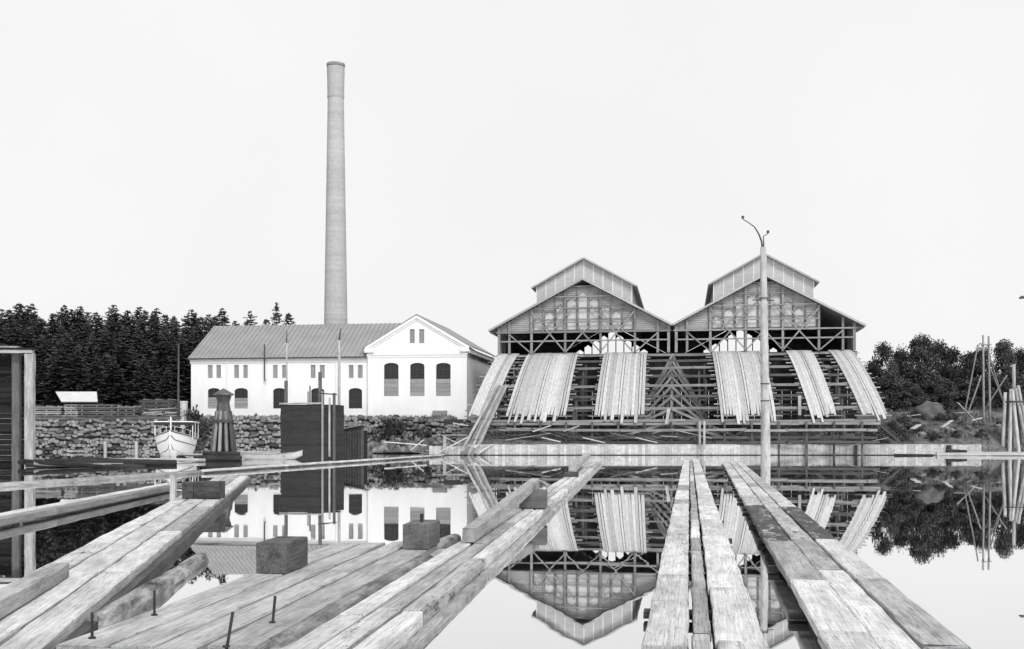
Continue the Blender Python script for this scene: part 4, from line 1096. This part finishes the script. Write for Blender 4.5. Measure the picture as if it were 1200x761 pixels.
timber('squared_timber', onz(549, 637, ZB) + Vector((0, 0, .13)), at(627, 571, 28.6) + Vector((0, 0, .11)), .22, .24, W_BEAM, 'long squared timber propped on a block along the centre boom')
p2 = onz(669, 559, ZB); tag(beam('timber_block', p2 + Vector((-.25, .2, .1)), p2 + Vector((.35, .2, .1)), .4, .2, W_BLOCK, None, seg=2, jit=.01, ch=.01), 'low dark block under the far timber on the centre boom', 'timber block', 'timber blocks on the booms')
timber('squared_timber', onz(671, 556, ZB) + Vector((0, 0, .28)), onz(689, 542, ZB) + Vector((0, 0, .45)), .36, .3, W_BEAM, 'squared timber raised at the far end of the centre boom')
q0 = onz(217, 584.5, ZB)
tag(beam('timber_block', q0 + Vector((0, 0, .25)), q0 + Vector((.32, -.02, .25)), .55, .45, W_BLOCK, None, seg=2, jit=.01, ch=.012), 'smaller left block of the dark pair across the left boom', 'timber block', 'timber blocks on the booms')
tag(beam('timber_block', q0 + Vector((.35, -.02, .25)), q0 + Vector((1.08, -.06, .25)), .55, .48, W_BLOCK, None, seg=2, jit=.01, ch=.012), 'larger right block of the dark pair across the left boom', 'timber block', 'timber blocks on the booms')
for (px, py0, py1, lab, Y) in ((203, 557, 592, 'short pale post standing left of the dark blocks', 32.5), (20.5, 606, 625, 'pale stub of post hanging from the left square beam', 25.3)):
    a = at(px, py1, Y); b = at(px, py0, Y); a.z = min(a.z, -.4); o = beam('short_post', a, b, .16, .15, W_POST, None, seg=3, jit=.01); tag(o, lab, 'post')
# square beam boom on the left
sb = empty('beam_boom', (0, 0, 0), 0, 'heavy squared beam boom at left, behind the left plank boom', 'boom')
a, b = onz(-60, 616, .24), onz(206, 566, .24)
dd = (b - a).normalized(); nn2 = Vector((dd.y, -dd.x, 0)); sb.location = a * 1.0; sb.location.z = 0; off = -sb.location
for k, (wd_, zz, m) in enumerate(((.34, .155, W_LIGHT), (.30, .14, W_FRAME))):
    L = (b - a).length; x = 0
    while x < L - .5:
        xe = min(L, x + rng.uniform(5, 8)); o0 = nn2 * (k * .34 - .2)
        beam('timber', a + dd * x + o0 + off + Vector((0, 0, -.24 + zz)), a + dd * (xe - .03) + o0 + off + Vector((0, 0, -.24 + zz + rng.uniform(-.01, .01))), wd_, .17, m, sb, seg=8, jit=.02, ch=.02); x = xe
# far log boom
fb = empty('log_boom', (0, 0, 0), 0, 'thin far boom of floating logs crossing in front of the boats', 'boom')
a, b = onz(-90, 573, .14), onz(516, 533.5, .14); fb.location = (a.x, a.y, 0); off = -fb.location
dd = (b - a).normalized(); nn2 = Vector((dd.y, -dd.x, 0)); L = (b - a).length
for k in range(3):
    x = rng.uniform(0, 2)
    while x < L - 2:
        xe = min(L, x + rng.uniform(8, 12)); o0 = nn2 * (k * .36 - .36) + off; far_ = x > L * .3
        if k < 2: log('log', a + dd * x + o0 + Vector((0, 0, -.12)), a + dd * (xe - .2) + o0 + Vector((0, 0, -.12)), .16, .13, W_LOG if k == 0 else W_MID, fb, n=9, seg=6, jit=.06)
        elif far_: beam('plank', a + dd * x + o0 + Vector((0, 0, .02)), a + dd * (xe - .2) + o0 + Vector((0, 0, .04)), .3, .10, W_LIGHT, fb, seg=5, jit=.02)
        x = xe
# drifting and soaked logs
def dlog(px0, py0, px1, py1, z, r, m, lab, grp='logs adrift in the pond'):
    o = log('floating_log', onz(px0, py0, z), onz(px1, py1, z), r, r * .85, m, None, n=12, seg=12, jit=.16); return tag(o, lab, 'log', grp)
dlog(112, 738, 236, 657, .02, .15, wood('blotched_log', .5, .1, .5, .9, cross=4), 'blotched half-sunk log between the left boom and the raft')
dlog(318, 764, 500, 657, .10, .13, W_LOG, 'rough log floating in the gap beside the centre boom')
dlog(300, 764, 420, 693, .05, .10, W_DLOG, 'dark thin log floating close along the raft edge')
dlog(440, 672, 534, 632, .08, .14, W_LOG, 'rough log drifting past the far end of the raft')
dr = empty('soaked_log_pile', (xat(110, 72), 72, 0), 0, 'dark heap of soaked logs afloat right of the tall crib', 'log pile')
for k in range(26):
    y = rng.uniform(-4, 9); x0 = rng.uniform(-4.2, -1.5); x1 = x0 + rng.uniform(3.5, 7.5); z = .1 + (0.45 * rng.random() * max(.1, 1 - (x0 + 5) / 5))
    log('log', (x0, y, z), (min(x1, 5.2), y + rng.uniform(-2.0, 1.2), rng.uniform(.0, .15)), .14, .11, W_DLOG if k % 4 else W_MID, dr, n=8, seg=4, jit=.1)
for (px0, px1, py, lab) in ((48, 72, 527, 'pale plank raft at the foot of the quay by the crib'), (82, 100, 529, 'second pale plank at the foot of the quay')):
    Y = 1300 * 1.85 / (py - HY); a, b = onz(px0, py, .2), onz(px1, py - .5, .2); tag(beam('floating_plank', a, b, .8, .2, W_MID, None, seg=3, jit=.02), lab, 'plank', 'planks afloat under the quay')
for (px, lab) in ((123.5, 'left mooring stake at the foot of the quay'), (160, 'right mooring stake at the foot of the quay')):
    a = at(px, 509, QY - 1.2); o = beam('mooring_stake', Vector((a.x, a.y, -1)), Vector((a.x, a.y, zat(517, QY))), .3, .3, W_POST, None, seg=2, jit=.02); tag(o, lab, 'stake', 'stakes under the quay')

# ------------------------------------------------------------------ trees
def tri_mesh(name, v, f, mat):
    me = bpy.data.meshes.new(name); me.from_pydata(v, [], f); me.materials.append(mat); return me
def conifer(seed, H, Rr, dens=1.0, bare=.14):
    r = random.Random(seed); v = []; f = []
    z = H * bare
    while z < H - .15:
        t = (z - H * bare) / (H * (1 - bare)); L0 = Rr * ((1 - t) ** .75) * (.55 + .45 * min(1, t * 5)) + .18
        nb = max(4, int((4 + 5 * (1 - t)) * dens)); a0 = r.random() * 6.28
        for k in range(nb):
            a = a0 + 6.283 * k / nb + r.uniform(-.3, .3); L = L0 * r.uniform(.55, 1.18)
            dx, dy = math.cos(a), math.sin(a); up = r.uniform(.05, .3) * (1.6 * t + .1); droop = r.uniform(.12, .3)
            ns = max(3, int(L * 2.6))
            for s_ in range(ns):
                q = (s_ + .6) / ns; px_, py_ = dx * L * q, dy * L * q; pz = z + up * L * q - droop * L * q * q + r.uniform(-.12, .12)
                wd = (.30 + .45 * (1 - q)) * r.uniform(.7, 1.3) * min(1, L * .8 + .3); ln = L / ns * 1.7 * r.uniform(.8, 1.2)
                for c_ in range(3):
                    yaw = a + r.uniform(-.9, .9); ex, ey = math.cos(yaw), math.sin(yaw); k0 = len(v); dz_ = r.uniform(-.28, .1)
                    v.append((px_, py_, pz)); v.append((px_ + ex * ln * .5 - ey * wd * .5, py_ + ey * ln * .5 + ex * wd * .5, pz - r.uniform(.02, .2)))
                    v.append((px_ + ex * ln, py_ + ey * ln, pz + dz_)); v.append((px_ + ex * ln * .5 + ey * wd * .5, py_ + ey * ln * .5 - ex * wd * .5, pz - r.uniform(.02, .2)))
                    f.append((k0, k0 + 1, k0 + 2, k0 + 3))
        z += r.uniform(.26, .46)
    tm = MB().tube([(0, 0, -1), (0, 0, H * .4), (0, 0, H - .1)], [H * .013 + .03, H * .009 + .02, .015], 7)
    me = bpy.data.meshes.new('trunk'); me.from_pydata([tuple(p) for p in tm.v], [], tm.f); me.materials.append(BARK)
    return tri_mesh('conifer_crown', v, f, NEEDLE), me
def broadleaf(seed, H, Rr, clumps=26, leaf=.30, per=120, mat=LEAF, low=.22):
    r = random.Random(seed); v = []; f = []; tm = MB(); tm.tube([(0, 0, -.8), (.1, 0, H * .35), (r.uniform(-.3, .3), 0, H * .8)], [H * .02 + .04, H * .014 + .03, .03], 7)
    for c_ in range(clumps):
        t = r.uniform(low, 1.0); a = r.random() * 6.283; pr_ = Rr * math.sin(min(1, max(.12, (1.06 - t) * 1.35)) * math.pi / 2) * math.sqrt(r.uniform(.12, 1))
        cx_, cy_, cz_ = math.cos(a) * pr_, math.sin(a) * pr_, H * t; rad = r.uniform(.55, 1.1) * Rr * .40
        if c_ < 9: tm.tube([(0, 0, H * max(.2, t - .3)), (cx_ * .5, cy_ * .5, H * (t - .08)), (cx_, cy_, cz_)], [.07, .045, .02], 5)
        for k in range(per):
            d = Vector((r.gauss(0, 1), r.gauss(0, 1), r.gauss(0, .75))); d = d.normalized() * rad * (r.random() ** .45)
            p = Vector((cx_, cy_, cz_)) + d; s_ = leaf * r.uniform(.6, 1.3)
            n_ = Vector((r.gauss(0, 1), r.gauss(0, 1), r.gauss(0, 1))).normalized(); e1 = n_.orthogonal().normalized() * s_ * .5; e2 = n_.cross(e1).normalized() * s_ * .35
            k0 = len(v); v += [tuple(p - e1), tuple(p + e2), tuple(p + e1), tuple(p - e2)]; f.append((k0, k0 + 1, k0 + 2, k0 + 3))
    me = bpy.data.meshes.new('trunk'); me.from_pydata([tuple(p) for p in tm.v], [], tm.f); me.materials.append(BARK)
    return tri_mesh('leafy_crown', v, f, mat), me
def plant(name, protos, loc, sc, rz, lab, cat, grp, xy=1.0):
    t = empty(name, loc, rz, lab, cat, grp); t.scale = (sc * xy, sc * xy, sc)
    for me, nm in ((protos[0], 'crown'), (protos[1], 'trunk')):
        o = bpy.data.objects.new(nm, me); COL.objects.link(o); o.parent = t
    return t
CON = [conifer(20 + i, 14.0, 2.6 + .25 * (i % 3), 1.0 + .1 * (i % 2)) for i in range(6)]
CONO = conifer(77, 14.0, 2.5, .55, .2)
sil = [(-40, 356), (0, 358), (20, 354), (37, 353), (45, 372), (60, 366), (75, 358), (95, 358), (115, 364), (135, 356), (150, 362), (165, 358), (182, 358), (205, 366), (225, 360), (243, 367), (262, 362), (275, 374), (290, 372)]
def silh(px):
    for (a, ya), (b, yb) in zip(sil, sil[1:]):
        if a <= px <= b: return ya + (yb - ya) * (px - a) / (b - a)
    return 370
GC = 'conifers of the dark wood on the left'
LC = 'dark conifer among many in the dense wood left of the white building'
count = 0
def con_at(px, Y, top, pr=None, lab=LC, xy=1.0, name='conifer'):
    x = xat(px, Y); z = gz(x, Y) - .1; H = zat(top, Y) - z
    return plant(name, pr or CON[rng.randrange(6)], (x, Y, z), H / 14.0, rng.random() * 6.28, lab, 'tree', GC, xy)
ORD = ('first', 'second', 'third', 'fourth', 'fifth', 'sixth', 'seventh', 'eighth', 'ninth', 'tenth', 'eleventh', 'twelfth', 'thirteenth', 'fourteenth', 'fifteenth', 'sixteenth', 'seventeenth', 'eighteenth')
for (px, top), od in zip(sil[1:], ORD): con_at(px + rng.uniform(-3, 3), 176 + rng.uniform(-6, 8), top + rng.uniform(-2, 3), xy=rng.uniform(.9, 1.15), lab=od + ' tall conifer from the left edge along the skyline of the wood')
for Y, st_, dy in ((186, 11, 6), (172, 13, 16), (162, 13, 32), (153, 12, 58)):
    px = -45 + rng.uniform(0, 8)
    while px < (284 if Y > 160 else 240):
        con_at(px, Y + rng.uniform(-3, 3), min(silh(px) + dy * rng.uniform(.5, 1.3), 450), xy=rng.uniform(1.0, 1.35) * (1.0 if Y > 160 else 1.3)); px += st_ * rng.uniform(.7, 1.3)
con_at(293, 178, 363, lab='small pointed conifer rising alone behind the roof of the white building')
con_at(324, 174, 354, CONO, 'thin open-branched conifer rising above the middle of the long roof', .8)
con_at(338, 180, 365, lab='bushy conifer rising just right of the thin open one above the roof', xy=1.1)
con_at(312, 186, 372, lab='low conifer top just showing over the roof ridge', xy=1.1)
BRO = [broadleaf(40 + i, 10.0, 3.3 + .3 * (i % 2), 48, .30, 240) for i in range(4)]
BRU = [broadleaf(50 + i, 10.0, 3.8, 50, .42, 220, low=.04) for i in range(3)]
BRT = broadleaf(60, 10.0, 2.8, 26, .28, 170)
GB = 'broadleaf trees on the right bank'
def bro_at(px, Y, top, pr, lab, xy=1.0, grp=GB, name='broadleaf_tree', cat='tree'):
    x = xat(px, Y); z = gz(x, Y) - .2; H = zat(top, Y) - z
    return plant(name, pr, (x, Y, z), H / 10.3, rng.random() * 6.28, lab, cat, grp, xy)
bro_at(1022, 156, 425, BRU[1], 'small tree just peeping out beside the right end of the sawmill', .8)
bro_at(1035, 152, 404, BRT, 'airy light-crowned tree next to the right end of the sawmill', .85)
bro_at(1056, 160, 411, BRO[1], 'tree behind the airy one, filling towards the big round tree', .7)
bro_at(1078, 158, 397, BRO[0], 'tallest round-crowned tree above the boulder', .95)
bro_at(1098, 162, 405, BRO[2], 'round-crowned tree right of the tallest one', .85)
bro_at(1117, 160, 412, BRO[3], 'loose-topped tree left of the pole derrick', .8)
bro_at(1136, 165, 415, BRT, 'thin-crowned tree right behind the left leg of the derrick', .95)
bro_at(1150, 158, 410, BRO[1], 'tree directly behind the pole derrick', .85)
bro_at(1174, 157, 402, BRO[0], 'tall tree just left of the leaning pile cluster', .8)
bro_at(1196, 160, 413, BRO[2], 'tree behind the pile cluster at the right edge', .8)
bro_at(1218, 158, 405, BRO[3], 'rightmost tree, mostly out of the picture', .9)
for k, px in enumerate((1030, 1047, 1066, 1084, 1104, 1126, 1146, 1166, 1186, 1208)):
    bro_at(px, 148 + rng.uniform(-3, 3), 440 + rng.uniform(-8, 12), BRU[k % 3], ('first', 'second', 'third', 'fourth', 'fifth', 'sixth', 'seventh', 'eighth', 'ninth', 'tenth')[k] + ' low dark understorey tree from the left in the right-hand grove', 1.35)
BUSH = [broadleaf(90 + i, 2.0, 1.3, 14, .17, 90) for i in range(3)]
for (px, Y, top, lab) in ((1018, 109.6, 496, 'small bush at the foot of the rightmost slide'), (1032, 110, 497, 'dense low bush right of the rightmost slide'), (1046, 113, 494, 'bush on the mound behind the piling, right of the slides'),
                          (1060, 118, 488, 'bush left of the boulder'), (1074, 119, 492, 'low bush right in front of the boulder'), (1112, 124, 478, 'bush right of the boulder'), (1126, 118, 494, 'low bush under the leaning dark plank'),
                          (1142, 116, 499, 'low bush at the foot of the derrick'), (1058, 110.5, 503, 'scrubby bush on the bank edge above the end of the piling'), (1092, 111, 504, 'low scrub on the bank edge below the boulder'), (1120, 112, 505, 'low scrub on the bank edge left of the derrick foot'), (1150, 112, 503, 'low scrub on the bank edge before the derrick'), (1168, 120, 490, 'bush between the derrick and the pile cluster'), (495, 121, 500, 'dark bush growing on the rubble heap'),
                          (462, 125.5, 491, 'small weedy bush on the quay edge before the wing'), (300, 127.3, 485, 'small dark bush on the quay edge behind the dolphin'), (225, 125.5, 482, 'dark bush on the quay between the launch and the white wall')):
    x = xat(px, Y); z = max(gz(x, Y), 0) - .15
    if px == 495: z = 1.3
    H = max(.5, zat(top, Y) - z); plant('bush', BUSH[rng.randrange(3)], (x, Y, z), H / 2.1, rng.random() * 6, lab, 'bush', 'bushes along the banks', rng.uniform(.9, 1.3))

# ------------------------------------------------------------------ rough grass and stones on the right bank
gr_v = []; gr_f = []
def tuft(x, y, z, h, n):
    for k in range(n):
        a = rng.random() * 6.283; l = rng.uniform(.1, .35) * h; bx0 = x + rng.gauss(0, .12); by0 = y + rng.gauss(0, .12); w2 = .035
        hh = h * rng.uniform(.6, 1.2); k0 = len(gr_v); ca, sa = math.cos(a), math.sin(a)
        gr_v.extend([(bx0 - sa * w2, by0 + ca * w2, z - .05), (bx0 + sa * w2, by0 - ca * w2, z - .05), (bx0 + ca * l, by0 + sa * l, z + hh)]); gr_f.append((k0, k0 + 1, k0 + 2))
for k in range(1500):
    x = rng.uniform(36, 66); y = rng.uniform(109.2, 138)
    z = gz(x, y)
    if z > .3 and noise.noise((x * .25, y * .25, 5)) > -.2: tuft(x, y, z, rng.uniform(.2, .55), 9)
for k in range(420):
    x = rng.uniform(-55, -6); y = QY + rng.uniform(.5, 2.4); tuft(x, y, gz(x, y + .5), rng.uniform(.1, .35), 7)
for k in range(500):
    x = rng.uniform(-4, 40); y = PW + rng.uniform(.5, 4.5); tuft(x, y, gz(x, y), rng.uniform(.15, .4), 7)
me = tri_mesh('grass', gr_v, gr_f, rough_mat('dry_grass', .11, 1.5, .2, .5, .95)); go = link('grass', me, None); tag(go, 'rough dry grass on the banks and along the quay edge', 'grass', kind='stuff')
for (hx, hy, sx, sy, n, lab) in ((43.8, 114.5, 1.9, 2.2, 60, 'pale heap of broken stone on the bank just right of the slides'), (51, 116, 4.2, 3.2, 45, 'loose scatter of stones on the bank below the boulder')):
    h_ = empty('stone_heap', (hx, hy, gz(hx, hy)), 0, lab, 'stones')
    for k in range(n):
        x = rng.gauss(0, sx * .6); y = rng.gauss(0, sy * .6); z = gz(hx + x, hy + y) - h_.location.z + (.7 * max(0, 1 - (x / sx) ** 2 - (y / sy) ** 2) * rng.random() if n > 50 else 0)
        if gz(hx + x, hy + y) < .2: continue
        o = link('stone', SM[k % 9], None, h_, (x, y, z + .08)); s_ = rng.uniform(.3, .8); o.scale = (s_, s_, s_ * .75); o.rotation_euler = (rng.random(), rng.random(), rng.random() * 6.28)
